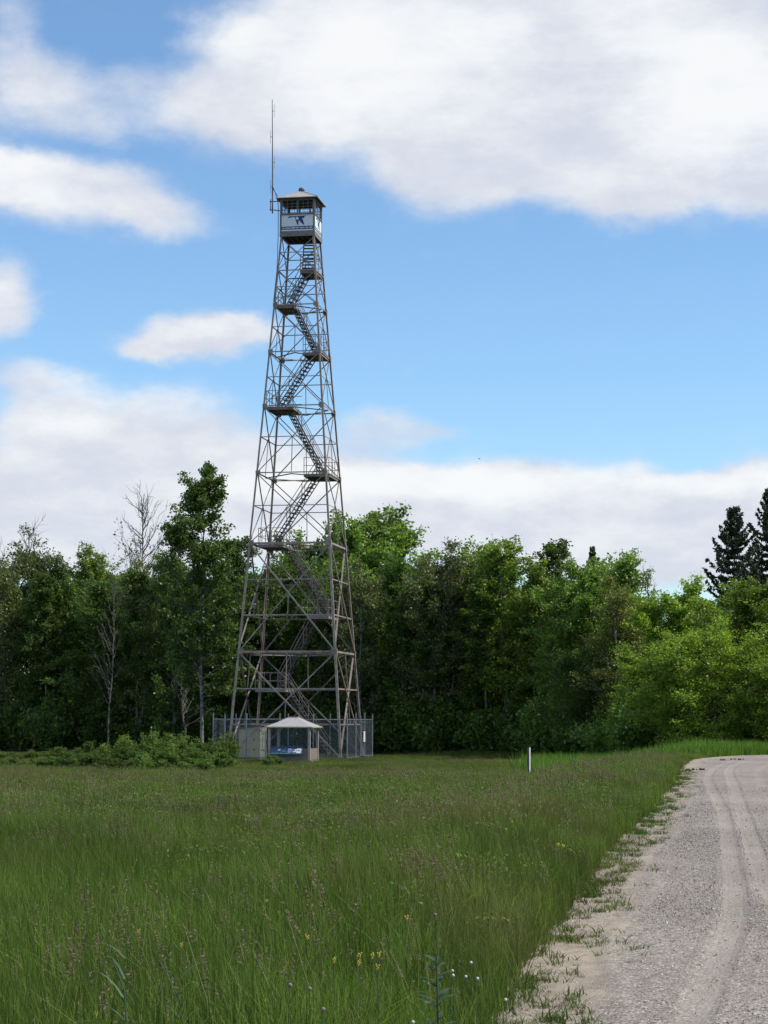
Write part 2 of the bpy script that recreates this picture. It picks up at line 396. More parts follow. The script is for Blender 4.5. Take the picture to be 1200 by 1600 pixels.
me = fast_mesh('gravel_road', np.stack([xf, yf, Z], 1), q, True, {'across': Tt, 'track': trk, 'dd': dd})
m = bpy.data.materials.new('gravel'); m.use_nodes = True; t = NT(m.node_tree); b = t.n['Principled BSDF']
g = t.new('ShaderNodeNewGeometry'); P = g.outputs['Position']
ac = t.new('ShaderNodeAttribute', attribute_name='across').outputs['Fac']; tk = t.new('ShaderNodeAttribute', attribute_name='track').outputs['Fac']
dda = t.new('ShaderNodeAttribute', attribute_name='dd').outputs['Fac']
vo = t.new('ShaderNodeTexVoronoi'); t.link(P, vo.inputs['Vector']); vo.inputs['Scale'].default_value = 62
vo2 = t.new('ShaderNodeTexVoronoi'); t.link(P, vo2.inputs['Vector']); vo2.inputs['Scale'].default_value = 34
rr = t.new('ShaderNodeSeparateColor'); t.link(vo.outputs['Color'], rr.inputs[0])
stone = t.mix(t.rng(rr.outputs[0], .0, 1.0, smooth=False), c4((.18, .155, .132)), c4((.41, .365, .318)))
stone = t.mix(t.rng(rr.outputs[1], .84, .92), stone, c4((.56, .54, .52)))
stone = t.mix(t.rng(rr.outputs[2], .86, .93), stone, c4((.09, .075, .065)))
stone = t.mix(t.math('MULTIPLY', t.rng(vo.outputs['Distance'], .3, .62), .45), stone, c4((.13, .115, .10)))
sand = t.mix(t.rng(t.noise(P, 3.0, 5, .6), .3, .7), c4((.28, .238, .188)), c4((.375, .32, .26)))
sand = t.mix(t.math('MULTIPLY', t.rng(t.noise(P, 120, 2, .6), .55, .75), .5), sand, c4((.17, .14, .11)))
edge = t.math('ADD', ac, t.math('MULTIPLY', t.math('SUBTRACT', t.noise(P, 1.6, 5, .7), .5), .55))
fs = t.rng(edge, .42, .70)
loose = t.rng(t.noise(P, .9, 4, .6), .35, .62, .78, 1.0)
col = t.mix(t.math('MULTIPLY', fs, loose), sand, stone)
rib = t.rng(t.math('SINE', t.math('MULTIPLY', dda, 170.0)), -.6, .9, 0, 1)
trc = t.mix(t.math('MULTIPLY', rib, .55), c4((.33, .295, .255)), c4((.20, .172, .145)))
trc = t.mix(t.math('MULTIPLY', t.rng(t.noise(P, 55, 3, .7), .5, .7), .35), trc, c4((.22, .19, .16)))
col = t.mix(t.math('MULTIPLY', tk, t.rng(t.noise(P, 2.0, 4, .6), .3, .7, .3, .62)), col, trc)
big = t.rng(t.noise(P, .35, 4, .6), .3, .7, .86, 1.1)
cc = t.new('ShaderNodeCombineXYZ'); [t.link(big, cc.inputs[i]) for i in range(3)]
col = t.mix(1.0, col, cc.outputs[0], 'MULTIPLY'); col = t.mix(1.0, col, c4((1.05, 1.01, .96)), 'MULTIPLY')
t.link(col, b.inputs['Base Color']); b.inputs['Roughness'].default_value = .95; b.inputs['Specular IOR Level'].default_value = .2
bn = t.new('ShaderNodeBump'); bn.inputs['Strength'].default_value = .8; bn.inputs['Distance'].default_value = .008
hgt = t.math('MULTIPLY', t.math('SUBTRACT', 1.0, vo.outputs['Distance']), t.math('SUBTRACT', 1.0, t.math('MULTIPLY', tk, .8)))
t.link(t.math('ADD', hgt, t.math('MULTIPLY', t.noise(P, 40, 4, .7), .6)), bn.inputs['Height']); t.link(bn.outputs[0], b.inputs['Normal'])
tag(link('gravel_road', me, m), kind='structure')

# ------------------------------------------------------------------ instancing of countless small things (one object each)
def scatter(name, protos, P, scl, rot, label_kind='stuff', pick=None):
    """protos: list of meshes. One object whose geometry nodes place them on the given points"""
    pc = bpy.data.collections.new(name + '_pieces')
    for i, pm in enumerate(protos):
        o = bpy.data.objects.new('%s_piece_%02d' % (name, i), pm); pc.objects.link(o)
    n = len(P); pick = RNG.integers(0, len(protos), n) if pick is None else pick
    me = fast_mesh(name, P, [], attrs={'scl': np.broadcast_to(np.asarray(scl).reshape(n, -1), (n, 3)).copy(), 'rot': rot})
    me.attributes.new('pick', 'INT', 'POINT').data.foreach_set('value', np.asarray(pick, np.int32))
    for pm in protos:
        for mm in pm.materials:
            if mm and mm.name not in me.materials: me.materials.append(mm)
    o = bpy.data.objects.new(name, me); COL.objects.link(o); o['kind'] = 'stuff'
    ng = bpy.data.node_groups.new(name + '_place', 'GeometryNodeTree')
    ng.interface.new_socket('Geometry', in_out='INPUT', socket_type='NodeSocketGeometry')
    ng.interface.new_socket('Geometry', in_out='OUTPUT', socket_type='NodeSocketGeometry')
    gi = ng.nodes.new('NodeGroupInput'); go = ng.nodes.new('NodeGroupOutput')
    ip = ng.nodes.new('GeometryNodeInstanceOnPoints'); ci = ng.nodes.new('GeometryNodeCollectionInfo')
    ci.inputs[0].default_value = pc; ci.inputs['Separate Children'].default_value = True; ci.inputs['Reset Children'].default_value = True
    def na(nm, dt):
        a = ng.nodes.new('GeometryNodeInputNamedAttribute'); a.data_type = dt; a.inputs['Name'].default_value = nm
        return [s_ for s_ in a.outputs if s_.enabled and s_.name == 'Attribute'][0]
    ng.links.new(gi.outputs[0], ip.inputs['Points']); ng.links.new(ci.outputs[0], ip.inputs['Instance'])
    ip.inputs['Pick Instance'].default_value = True
    ng.links.new(na('pick', 'INT'), ip.inputs['Instance Index']); ng.links.new(na('rot', 'FLOAT_VECTOR'), ip.inputs['Rotation'])
    ng.links.new(na('scl', 'FLOAT_VECTOR'), ip.inputs['Scale'])
    ng.links.new(ip.outputs[0], go.inputs[0])
    md = o.modifiers.new('place', 'NODES'); md.node_group = ng
    return o

def blades(n, rad, h0, h1, wd, lean=.35, segs=3, wind=(-.07, 0), seed=0, var=(0, 1)):
    """a tuft of bent grass blades"""
    r = np.random.default_rng(seed)
    a = r.uniform(0, 2 * math.pi, n); rr = rad * np.sqrt(r.uniform(0, 1, n)); bx, by = rr * np.cos(a), rr * np.sin(a)
    h = r.uniform(h0, h1, n); th = r.uniform(0, 2 * math.pi, n); ln = np.abs(r.normal(0, lean, n)) * h
    dx, dy = np.cos(th) * ln + wind[0] * h, np.sin(th) * ln + wind[1] * h
    fa = r.uniform(0, math.pi, n); wx, wy = np.cos(fa), np.sin(fa); w0 = wd * r.uniform(.6, 1.3, n)
    V = []; 
    for i in range(segs + 1):
        u = i / segs; wi = w0 * (1 - u ** 1.7) * .5 + 1e-4
        cx, cy, cz = bx + dx * u ** 2, by + dy * u ** 2, h * (u - .18 * u * u * np.minimum(1, ln / h * 2))
        V.append(np.stack([cx - wx * wi, cy - wy * wi, cz], 1)); V.append(np.stack([cx + wx * wi, cy + wy * wi, cz], 1))
    V = np.stack(V, 1); k = 2 * (segs + 1)
    base = (np.arange(n) * k)[:, None]
    F = np.concatenate([base + np.array([2 * i, 2 * i + 1, 2 * i + 3, 2 * i + 2]) for i in range(segs)], 0)
    vv = np.repeat(var[0] + (var[1] - var[0]) * r.uniform(0, 1, n) ** 1.6, k)
    return V.reshape(-1, 3), F, vv
def tuft(name, m, *a, **k):
    V, F, vv = blades(*a, **k); me = fast_mesh(name, V, F, False, {'var': vv}); me.materials.append(m); return me
def stalks(name, n, rad, h0, h1, seed, head=(.09, .16), hw=.018, wind=-.2):
    """flowering grass stems with loose brown heads"""
    r = np.random.default_rng(seed); V = []; F = []; mi = []; vv = []
    for i in range(n):
        a = r.uniform(0, 6.28); q_ = rad * math.sqrt(r.uniform()); x, y = q_ * math.cos(a), q_ * math.sin(a); h = r.uniform(h0, h1)
        lx, ly = (wind + r.normal(0, .1)) * h, r.normal(0, .1) * h; f = r.uniform(0, 3.14)
        wx, wy = math.cos(f) * .0016, math.sin(f) * .0016; var = r.uniform()
        o = len(V)
        for u in (0, .5, 1): V += [(x + lx * u * u - wx, y + ly * u * u - wy, h * u), (x + lx * u * u + wx, y + ly * u * u + wy, h * u)]; vv += [var] * 2
        F += [(o, o + 1, o + 3, o + 2), (o + 2, o + 3, o + 5, o + 4)]; mi += [0, 0]
        L = r.uniform(*head)
        for j in range(11):
            u = 1 - j / 11 * L / h; cx, cy, cz = x + lx * u * u, y + ly * u * u, h * u
            s_ = hw * (.5 + .8 * math.sin(3.14 * (j + 1) / 12)); th = r.uniform(0, 6.28); dz = r.uniform(-.5, 1.0) * s_
            ex, ey = math.cos(th) * s_ * 1.2, math.sin(th) * s_ * 1.2; o = len(V)
            V += [(cx, cy, cz), (cx + ex * .5 - ey * .25, cy + ey * .5 + ex * .25, cz + dz * .5 + .004), (cx + ex, cy + ey, cz + dz), (cx + ex * .5 + ey * .25, cy + ey * .5 - ex * .25, cz + dz * .5 - .004)]
            vv += [r.uniform()] * 4; F.append((o, o + 1, o + 2, o + 3)); mi.append(1)
    me = fast_mesh(name, np.array(V), np.array(F), False, {'var': np.array(vv)})
    me.materials.append(MT['straw']); me.materials.append(MT['seed']); me.polygons.foreach_set('material_index', mi); return me

def wedge_points(y0, y1, dens, left=3.0, right=3.0, jitter=None):
    """random ground points inside the seen wedge plus a margin"""
    n = int(dens * ((y1 - y0) * (.2 * (y0 + y1) + left + right))); y = RNG.uniform(y0, y1, n * 2); hw = .2 * y
    x = RNG.uniform(-1, 1, n * 2) * (.2 * y1 + max(left, right)); k = (x > -hw - left) & (x < hw + right); x, y = x[k], y[k]
    return x, y
def vnoise(x, y, s, seed):
    r = np.random.default_rng(seed); v = np.zeros(len(x))
    for i in range(7):
        a = r.uniform(0, 6.28); f = s * r.uniform(.6, 1.8); v += np.sin((x * math.cos(a) + y * math.sin(a)) * f + r.uniform(0, 6.28))
    return v / 7
def rots(n, tilt=.08): return np.stack([RNG.normal(0, tilt, n), RNG.normal(0, tilt, n), RNG.uniform(-1.8, 1.8, n)], 1)

def grass_zone(name, protos, y0, y1, dens, sc=(.8, 1.2), edge=-.06, hfun=None, sel=None, margin=3.0, far_shrink=None):
    x, y = wedge_points(y0, y1, dens, margin, margin)
    t_ = road_t(x, y); wob = .10 * vnoise(x, y, 2.2, 5)
    k = ((t_ < edge + wob) | (t_ > RW + .1))
    if sel is not None: k &= sel(x, y, t_)
    x, y, t_ = x[k], y[k], t_[k]
    z = ground_z(x, y) - .01; n = len(x)
    s_ = RNG.uniform(sc[0], sc[1], n) * (1 + .22 * vnoise(x, y, .5, 9))
    s_ *= .55 + .45 * sstep(np.where(t_ < 0, -t_, t_ - RW), 0, 1.2)
    if name != 'verge_grass': s_ *= 1 - .5 * sstep(y, 50, 95) * (1 - sstep(y, 118, 126) * sstep(x, -1, 5))
    return scatter(name, protos, np.stack([x, y, z], 1), np.stack([s_, s_, s_], 1), rots(n))

G1 = [tuft('grass_tuft', MT['grass'], 42, .15, .22, .68, .0078, seed=i) for i in range(8)]
grass_zone('meadow_grass', G1, 8.5, 34, 52)
G2 = [tuft('grass_tuft_mid', MT['grass'], 46, .30, .28, .66, .013, segs=2, seed=20 + i) for i in range(6)]
grass_zone('meadow_grass_mid', G2, 34, 70, 17, margin=4)
G3 = [tuft('grass_tuft_far', MT['grass'], 50, .50, .26, .62, .026, segs=2, seed=40 + i) for i in range(6)]
grass_zone('meadow_grass_far', G3, 70, 112, 8, margin=6, sel=lambda x, y, t_: ~((x > 9) & (y > 84)))
G3b = [tuft('grass_tuft_edge', MT['grass'], 50, .50, .20, .5, .03, segs=2, seed=50 + i) for i in range(4)]
grass_zone('meadow_grass_edge', G3b, 112, 138, 5, margin=8, sel=lambda x, y, t_: ~((x > 9) & (y > 84)))
G4 = [tuft('verge_tuft', MT['verge'], 60, .5, .35, .8, .028, segs=2, seed=60 + i) for i in range(5)]
grass_zone('verge_grass', G4, 84, 104, 12, margin=8, sel=lambda x, y, t_: (x > 9 + RNG.normal(0, 1.2, len(x))) & (t_ < -.3), sc=(.8, 1.25))
FR = [tuft('fringe_tuft', MT['grass'], 22, .09, .08, .30, .007, lean=.8, seed=140 + i, var=(0, .7)) for i in range(5)]
x, y = wedge_points(8.5, 80, 30, 1, 3); t_ = road_t(x, y); k = (t_ > -.35) & (t_ < .5) & (RNG.uniform(0, 1, len(x)) < np.exp(-np.maximum(t_ + .05, 0) / .13)); x, y = x[k], y[k]; n = len(x); s_ = RNG.uniform(.5, 1.3, n) * np.exp(-np.maximum(t_[k], 0) / .4)
scatter('fringe_grass', FR, np.stack([x, y, np.full(n, ROADZ - .01)], 1), np.stack([s_] * 3, 1), rots(n, .2))
# flowering stems
ST = [stalks('flowering_stem_tuft', 6, .22, .55, .95, i, hw=.016) for i in range(6)]
def stem_sel(x, y, t_):
    v = vnoise(x, y, .35, 77) + .35 * vnoise(x, y, 1.6, 78) + .30 * sstep(-t_, 6, .8) ; return v > RNG.uniform(-.25, .75, len(x))
grass_zone('brown_seed_heads', ST, 9, 40, 4.4, sel=stem_sel, sc=(.8, 1.1))
ST2 = [stalks('flowering_stem_tuft_mid', 9, .45, .5, .85, 30 + i, hw=.03) for i in range(5)]
grass_zone('brown_seed_heads_far', ST2, 40, 112, 2.6, sel=stem_sel, sc=(.8, 1.1), margin=5)
SW = [tuft('straw_tuft', MT['straw'], 5, .25, .3, .72, .007, seed=90 + i) for i in range(4)]
grass_zone('pale_straw_blades', SW, 9, 60, 1.6)
YL = [tuft('yellow_green_tuft', MT['verge'], 16, .16, .3, .72, .012, seed=100 + i) for i in range(4)]
grass_zone('yellow_green_blades', YL, 9, 80, 2.6, sel=lambda x, y, t_: vnoise(x, y, .5, 31) > .1)
HB = []
for i in range(5):
    r = np.random.default_rng(300 + i); n_ = 120; C = np.stack([r.normal(0, .16, n_), r.normal(0, .16, n_), r.uniform(.22, .60, n_)], 1); HB.append(leaf_mesh('meadow_herb', C, .026, MT['herb'], r, 1.7, up=.8))
grass_zone('meadow_herbs', HB, 14, 112, 3.4, sel=lambda x, y, t_: vnoise(x, y, .3, 61) + .3 * vnoise(x, y, 1.2, 62) > RNG.uniform(-.5, .5, len(x)) + .35 * (1 - sstep(y, 20, 45)), margin=4)
# weeds creeping onto the dirt shoulder
nc_ = 330; yc = 9 + 55 * RNG.uniform(0, 1, nc_) ** 1.3; tc_ = np.abs(RNG.normal(0, .30, nc_)) - .05; ncl = np.maximum(1, RNG.poisson(5, nc_)); rc_ = RNG.uniform(.04, .16, nc_)
xe = np.interp(yc, EP[:, 1], EP[:, 0])
x = np.repeat(xe + tc_, ncl) + np.repeat(rc_, ncl) * RNG.normal(0, 1, ncl.sum()); y = np.repeat(yc, ncl) + 1.7 * np.repeat(rc_, ncl) * RNG.normal(0, 1, ncl.sum())
t_ = road_t(x, y); k = (t_ > -.05) & (t_ < 1.1); x, y = x[k], y[k]; n = len(x); WD = [tuft('shoulder_weed', MT['grass'], 16, .07, .02, .10, .008, lean=1.3, segs=2, seed=120 + i, var=(0, .5)) for i in range(5)]
s_ = RNG.uniform(.5, 1.25, n)
scatter('shoulder_weeds', WD, np.stack([x, y, np.full(n, ROADZ + .002)], 1), np.stack([s_] * 3, 1), rots(n))
def litter(seed):
    r = np.random.default_rng(seed); V = []; F = []; vv = []
    for i in range(7):
        a = r.uniform(0, 3.14); L_ = r.uniform(.01, .06); cx, cy = r.normal(0, .05, 2); w_ = r.uniform(.0012, .003); dx, dy = math.cos(a) * L_, math.sin(a) * L_; o = len(V)
        V += [(cx - dx - dy * w_ / L_, cy - dy + dx * w_ / L_, .004), (cx - dx + dy * w_ / L_, cy - dy - dx * w_ / L_, .004), (cx + dx, cy + dy, .012)]; F.append((o, o + 1, o + 2)); vv += [r.uniform()] * 3
    me = fast_mesh('litter', np.array(V), np.array(F), False, {'var': np.array(vv)}); me.materials.append(MT['litter']); return me
MT['litter'] = leaf_mat('dry_litter', (.06, .045, .03), (.16, .12, .075), .1, .9, .1)
nl = 2600; y = 9.5 + 45 * RNG.uniform(0, 1, nl) ** 1.5; x = np.interp(y, EP[:, 1], EP[:, 0]) + np.abs(RNG.normal(0, .55, nl)); t_ = road_t(x, y); k = (t_ > 0) & (vnoise(x, y, 2.5, 91) > RNG.uniform(-.6, .5, nl)); x, y, t_ = x[k], y[k], t_[k]; n = len(x)
scatter('dry_litter', [litter(i) for i in range(5)], np.stack([x, y, ROADZ + .03 * np.sin(np.clip(t_ / RW, 0, 1) * math.pi)], 1), np.ones((n, 3)) * RNG.uniform(.5, 1.3, (n, 1)), np.stack([np.zeros(n), np.zeros(n), RNG.uniform(0, 6, n)], 1))
# loose stones on the road
def pebble(seed):
    r = np.random.default_rng(seed); a = np.array([(1, 0, 0), (-1, 0, 0), (0, 1, 0), (0, -1, 0), (0, 0, 1), (0, 0, -1), (.6, .6, .5), (-.6, .6, .45), (-.6, -.6, .5), (.6, -.6, .4)], float)
    a *= r.uniform(.7, 1.2, (10, 1)); a[:, 2] *= .65
    F = [(4, 6, 7), (4, 7, 8), (4, 8, 9), (4, 9, 6), (0, 6, 9), (2, 7, 6), (1, 8, 7), (3, 9, 8), (0, 2, 6), (2, 1, 7), (1, 3, 8), (3, 0, 9), (5, 2, 0), (5, 1, 2), (5, 3, 1), (5, 0, 3)]
    return fast_mesh('pebble', a, np.array(F))
pm = bpy.data.materials.new('pebble'); pm.use_nodes = True; t = NT(pm.node_tree); b = t.n['Principled BSDF']
oi = t.new('ShaderNodeObjectInfo'); cr_ = t.new('ShaderNodeValToRGB'); t.link(oi.outputs['Random'], cr_.inputs[0])
for i, (p_, c_) in enumerate([(0, (.12, .10, .09)), (.25, (.26, .235, .21)), (.6, (.38, .355, .33)), (.85, (.33, .27, .22)), (1, (.62, .60, .57))]):
    e = cr_.color_ramp.elements[i] if i < 2 else cr_.color_ramp.elements.new(p_)
    e.position = p_; e.color = c4(c_)
t.link(cr_.outputs[0], b.inputs['Base Color']); b.inputs['Roughness'].default_value = .9
PB = [pebble(i) for i in range(8)]
for p_ in PB: p_.materials.append(pm)
x, y = wedge_points(9.5, 48, 900, 0, .5); k = (x > 0); x, y = x[k], y[k]; t_ = road_t(x, y)
tkd = np.minimum(np.minimum(np.abs(track_d(TR1, x, y)), np.abs(track_d(TR2, x, y))), 9)
k = (t_ > .05) & (RNG.uniform(0, 1, len(x)) < np.where(t_ < .6, .4, np.where(tkd < .12, .06, .9))) & (RNG.uniform(0, 1, len(x)) < np.clip(28 / y - .5, .16, 1))
x, y = x[k], y[k]; n = len(x)
s_ = np.exp(RNG.normal(math.log(.0044), .45, n)) * np.clip(y / 20, 1, 1.8); s_ = np.clip(s_, .002, .014)
zz = ROADZ + .03 * np.sin(np.clip(road_t(x, y) / RW, 0, 1) * math.pi) + .002
scatter('loose_gravel', PB, np.stack([x, y, zz], 1), np.stack([s_, s_, s_], 1), np.stack([RNG.uniform(0, 6, n), RNG.uniform(0, 6, n), RNG.uniform(0, 6, n)], 1))

# ================================================================== the lookout tower
TX, TY, TYAW, KT = -5.265, 121.97, -.17809, .075674
LV = dict(cab=32.176, A=30.009, B=27.809, C=24.838, D=21.431, E=17.27, F=12.923, G1=10.716, G=8.555, H=6.347, I=4.127, J=2.002, O=0.0)
def hw(z): return 1.07 + KT * (LV['cab'] - z)
tower = empty('lookout_tower', (TX, TY, 0), TYAW, 'tall weathered steel lattice lookout tower with zigzag stairs and a roofed cab', 'tower')
ST_ = MT['steel']
FACES = [((0, -1), (1, 0)), ((1, 0), (0, 1)), ((0, 1), (-1, 0)), ((-1, 0), (0, -1))]     # outward normal, direction along the face
def fpt(face, s, z, off=0.0):
    (nx_, ny_), (ax_, ay_) = face; h = hw(z) + off; k = hw(z) * s
    return Vector((nx_ * h + ax_ * k, ny_ * h + ay_ * k, z))
for sx_, sy_ in ((-1, -1), (1, -1), (1, 1), (-1, 1)):
    mb = MB()
    z0, z1 = -.3, LV['cab'] + 2.42
    p, q_ = Vector((sx_ * hw(z0), sy_ * hw(z0), z0)), Vector((sx_ * hw(LV['cab']), sy_ * hw(LV['cab']), LV['cab']))
    for a_, b_, w_ in ((p, p.lerp(q_, .4), .14), (p.lerp(q_, .4), q_, .11)):
        # corner angle: two plates meeting at the corner
        n1, n2 = Vector((-sx_, 0, 0)), Vector((0, -sy_, 0)); t_ = .022
        for n_a, n_b in ((n1, n2), (n2, n1)):
            o_ = n_b * t_ / 2
            mb.beam(a_ + n_a * w_ / 2 + o_, b_ + n_a * w_ / 2 + o_, w_, t_, n_b)
    mb.obj('leg', ST_, tower)
    MB().box((sx_ * hw(-.1), sy_ * hw(-.1), -.12), (.6, .6, .4)).obj('footing', MT['kwall'], tower)
def member(name, face, s0, z0, s1, z1, size, off=.0, inner=False, flip=1):
    n_ = Vector((face[0][0], face[0][1], KT)).normalized()
    return MB().angle(fpt(face, s0, z0, off), fpt(face, s1, z1, off), size, size * .16 + .006, n_, flip).obj(name, ST_, tower)
panels = [('cab', 'A', .045), ('A', 'B', .048), ('B', 'C', .05), ('C', 'D', .054), ('D', 'E', .058), ('E', 'F', .06), ('F', 'H', .08), ('H', 'O', .085)]
for fi, face in enumerate(FACES):
    for a_, b_, sz in panels:
        za, zb = LV[a_] - .06, LV[b_] + (.06 if b_ != 'O' else .1)
        member('brace', face, -.97, za, .97, zb, sz, .012); member('brace', face, .97, za, -.97, zb, sz, -.075, flip=-1)
        wa, wb = hw(za), hw(zb); zc = za - (za - zb) * wa / (wa + wb)
        if b_ not in ('H', 'O'):
            member('mid_girt', face, -.985, zc, .985, zc, .05, -.035)
            if a_ not in ('cab', 'A'): member('hanger', face, 0, zc, 0, zb, .04, -.03)
        else:
            for g_ in (('G1', 'G') if b_ == 'H' else ('I', 'J')): member('mid_girt', face, -.985, LV[g_], .985, LV[g_], .085 if g_ in 'GI' else .065, -.04)
            member('hanger', face, 0, zc, 0, LV['G' if b_ == 'H' else 'J'], .055, -.03)
            if b_ == 'H': member('hanger', face, 0, LV['H'], 0, LV['I'], .055, -.03)
    for g_ in ('A', 'B', 'C', 'D', 'E', 'F', 'H'):
        big = g_ in 'FH'
        member('girt', face, -.985, LV[g_], .985, LV[g_], .12 if big else .07, -.02)
        for sg in (-1, 1):
            z_ = LV[g_]; gs = .25 if not big else .3
            c_ = fpt(face, sg * (1 - .5 * gs / hw(z_)), z_, .026); ax_ = Vector((face[1][0], face[1][1], 0)) * (-sg)
            nn = Vector((face[0][0], face[0][1], KT)).normalized()
            MB().beam(c_ + ax_ * .02 + Vector((0, 0, -gs * .55)), c_ + ax_ * .02 + Vector((0, 0, gs * .55)), gs, .014, nn).obj('gusset_plate', ST_, tower) if g_ != 'A' else None
for g_ in ('B', 'C', 'D', 'E', 'F', 'H'):          # horizontal diamonds that stiffen each level
    for fi in range(4):
        a_, b_ = fpt(FACES[fi], 0, LV[g_] - .06, -.06), fpt(FACES[(fi + 1) % 4], 0, LV[g_] - .06, -.06)
        MB().angle(a_, b_, .06, .014, (0, 0, 1)).obj('plan_brace', ST_, tower)

# stairs -----------------------------------------------------------
tread_me = MB().box((0, 0, 0), (.25, .70, .04)).mesh('tread'); tread_me.materials.append(MT['steel_dark'])
def flight(p, q_, lane_w=.74, rails=(1, 1)):
    """p top, q bottom: points on the centre line of the flight"""
    p, q_ = Vector(p), Vector(q_); d_ = q_ - p; hor = Vector((d_.x, d_.y, 0)).normalized(); side = Vector((-hor.y, hor.x, 0))
    mb = MB()
    for sg in (-1, 1):
        o_ = side * sg * lane_w / 2
        for ch in (-1, 1): mb.beam(p + o_ + hor * .135 * ch, q_ + o_ + hor * .135 * ch, .05, .055, hor.cross(side))
    f_ = mb.obj('stair_flight', MT['steel_dark'], tower)
    nt = max(4, int(abs(d_.z) / .225)); rz_ = math.atan2(hor.y, hor.x)
    for i in range(1, nt):
        o = bpy.data.objects.new('tread', tread_me); COL.objects.link(o); o.parent = f_
        o.location = p + d_ * (i / nt); o.rotation_euler = (0, 0, rz_)
    for sg, on in zip((-1, 1), rails):
        if not on: continue
        o_ = side * sg * (lane_w / 2 + .03); r_ = MB(); up = Vector((0, 0, 1.02))
        r_.beam(p + o_ + up, q_ + o_ + up, .035, .035, (0, 0, 1)); r_.beam(p + o_ + up * .55, q_ + o_ + up * .55, .028, .028, (0, 0, 1))
        k_ = max(2, round(d_.length / 1.5))
        for i in range(k_ + 1):
            c_ = p + d_ * (i / k_) + o_; r_.beam(c_ - Vector((0, 0, .12)), c_ + up, .035, .035, (1, 0, 0))
        r_.obj('handrail', ST_, f_)
YF, YB = -.46, .46
def landing(z, u0, u1, v0, v1, side, open_mid=True):
    mb = MB(); z -= .03
    n_ = int((u1 - u0) / .16)                      # plank grating with a rim
    for i in range(n_): mb.box((u0 + (i + .5) * (u1 - u0) / n_, (v0 + v1) / 2, z), ((u1 - u0) / n_ - .02, v1 - v0 - .1, .035))
    l_ = mb.obj('landing', MT['steel_dark'], tower)
    rim = MB(); cx, cy = (u0 + u1) / 2, (v0 + v1) / 2
    for y_ in (v0, v1): rim.box((cx, y_, z - .05), (u1 - u0, .05, .19))
    for x_ in (u0, u1): rim.box((x_, cy, z - .05), (.05, v1 - v0 - .055, .17))
    rim.box((cx, cy, z - .09), (u1 - u0 - .06, .05, .13))
    rim.obj('rim', ST_, l_)
    r_ = MB(); xs = u0 if side < 0 else u1; xi = u1 if side < 0 else u0
    pts = [(xi, v0), (xs, v0), (xs, v1), (xi, v1)]
    for a_, b_ in zip(pts[:-1], pts[1:]):
        a_, b_ = Vector((a_[0], a_[1], z)), Vector((b_[0], b_[1], z))
        for h_ in (.55, 1.05): r_.beam(a_ + Vector((0, 0, h_)), b_ + Vector((0, 0, h_)), .033, .033)
        k_ = max(1, round((b_ - a_).length / .8))
        for i in range(k_): c_ = a_.lerp(b_, i / k_); r_.beam(c_, c_ + Vector((0, 0, 1.05)), .035, .035, (1, 0, 0))
    r_.obj('railing', ST_, l_)
L = LV
landing(L['A'], .18, hw(L['A']) - .09, -.95, 1.0, 1)
landing(L['B'], -hw(L['B']) + .09, -.17, -1.15, .95, -1)
landing(L['C'], .40, hw(L['C']) - .09, -.95, 1.3, 1)
landing(L['D'], -hw(L['D']) + .09, -.12, -1.35, 1.1, -1)
landing(L['E'], .55, hw(L['E']) - .09, -1.1, 1.6, 1)
landing(L['F'], -hw(L['F']) + .35, -.62, -1.5, 1.2, -1)
landing(L['G'], .85, hw(L['G']) - .7, -1.2, 1.4, 1)
landing(L['I'], -2.35, -.50, -1.2, 1.1, -1)
flight((.45, .55, L['cab'] - .02), (.62, -.62, L['A']), rails=(0, 1))
flight((.30, YB, L['A']), (-.95, YB, L['B']), rails=(1, 1))
flight((-.30, YF, L['B']), (1.15, YF, L['C']))
flight((.80, YB, L['C']), (-1.45, YB, L['D']))
flight((-.60, YF, L['D']), (1.62, YF, L['E']))
flight((1.12, YB, L['E']), (-1.72, YB, L['F']))
flight((-.75, YF, L['F']), (2.0, YF, L['G']))
flight((1.15, YB, L['G']), (-1.25, YB, L['I']))
flight((-.55, YF, L['I']), (2.1, YF, 0.05))

# cab --------------------------------------------------------------
zc = L['cab']; H_ = 1.09; zs0, zs1, zw1, ze = zc + .33, zc + 1.36, zc + 2.42, zc + 2.42
mb = MB(); mb.box((0, 0, zc + .22), (2 * H_ - .02, 2 * H_ - .02, .06))
for i in range(6): mb.box((-H_ + .16 + i * .372, 0, zc + .10), (.06, 2 * H_ - .1, .17))
cabf = mb.obj('cab_floor', MT['wood_dark'], tower)
mb = MB()
for face in FACES:
    (nx_, ny_), (ax_, ay_) = face
    mb.beam((nx_ * H_ - ax_ * (H_ - .03), ny_ * H_ - ay_ * (H_ - .03), zc + .16), (nx_ * H_ + ax_ * (H_ + .028), ny_ * H_ + ay_ * (H_ + .028), zc + .16), .055, .33)
mb.obj('floor_rim', MT['floorband'], tower)
for sx_, sy_ in ((-1, -1), (1, -1), (1, 1), (-1, 1)):
    MB().box((sx_ * (H_ - .03), sy_ * (H_ - .03), (zc + .33 + ze) / 2), (.10, .10, ze - zc - .33)).obj('corner_post', MT['cabframe'], tower)
goose = [(350, 744), (360, 728), (380, 717), (402, 709), (424, 718), (470, 716), (500, 716), (540, 713), (600, 711), (660, 712), (700, 706), (692, 721), (655, 730), (672, 738), (650, 757), (634, 748), (622, 760),
         (640, 800), (664, 886), (642, 876), (600, 836), (566, 795), (556, 800), (549, 887), (530, 868), (508, 812), (496, 768), (486, 738), (460, 731), (430, 738), (404, 732), (382, 742)]
patch = [(506, 737), (525, 729), (548, 735), (556, 760), (550, 778), (536, 788), (514, 776), (500, 756)]
def to_panel(pts):
    return [((x_ - 532) / 297.0 * 1.0, zs0 + .06 + (975 - y_) / 297.0) for x_, y_ in pts]
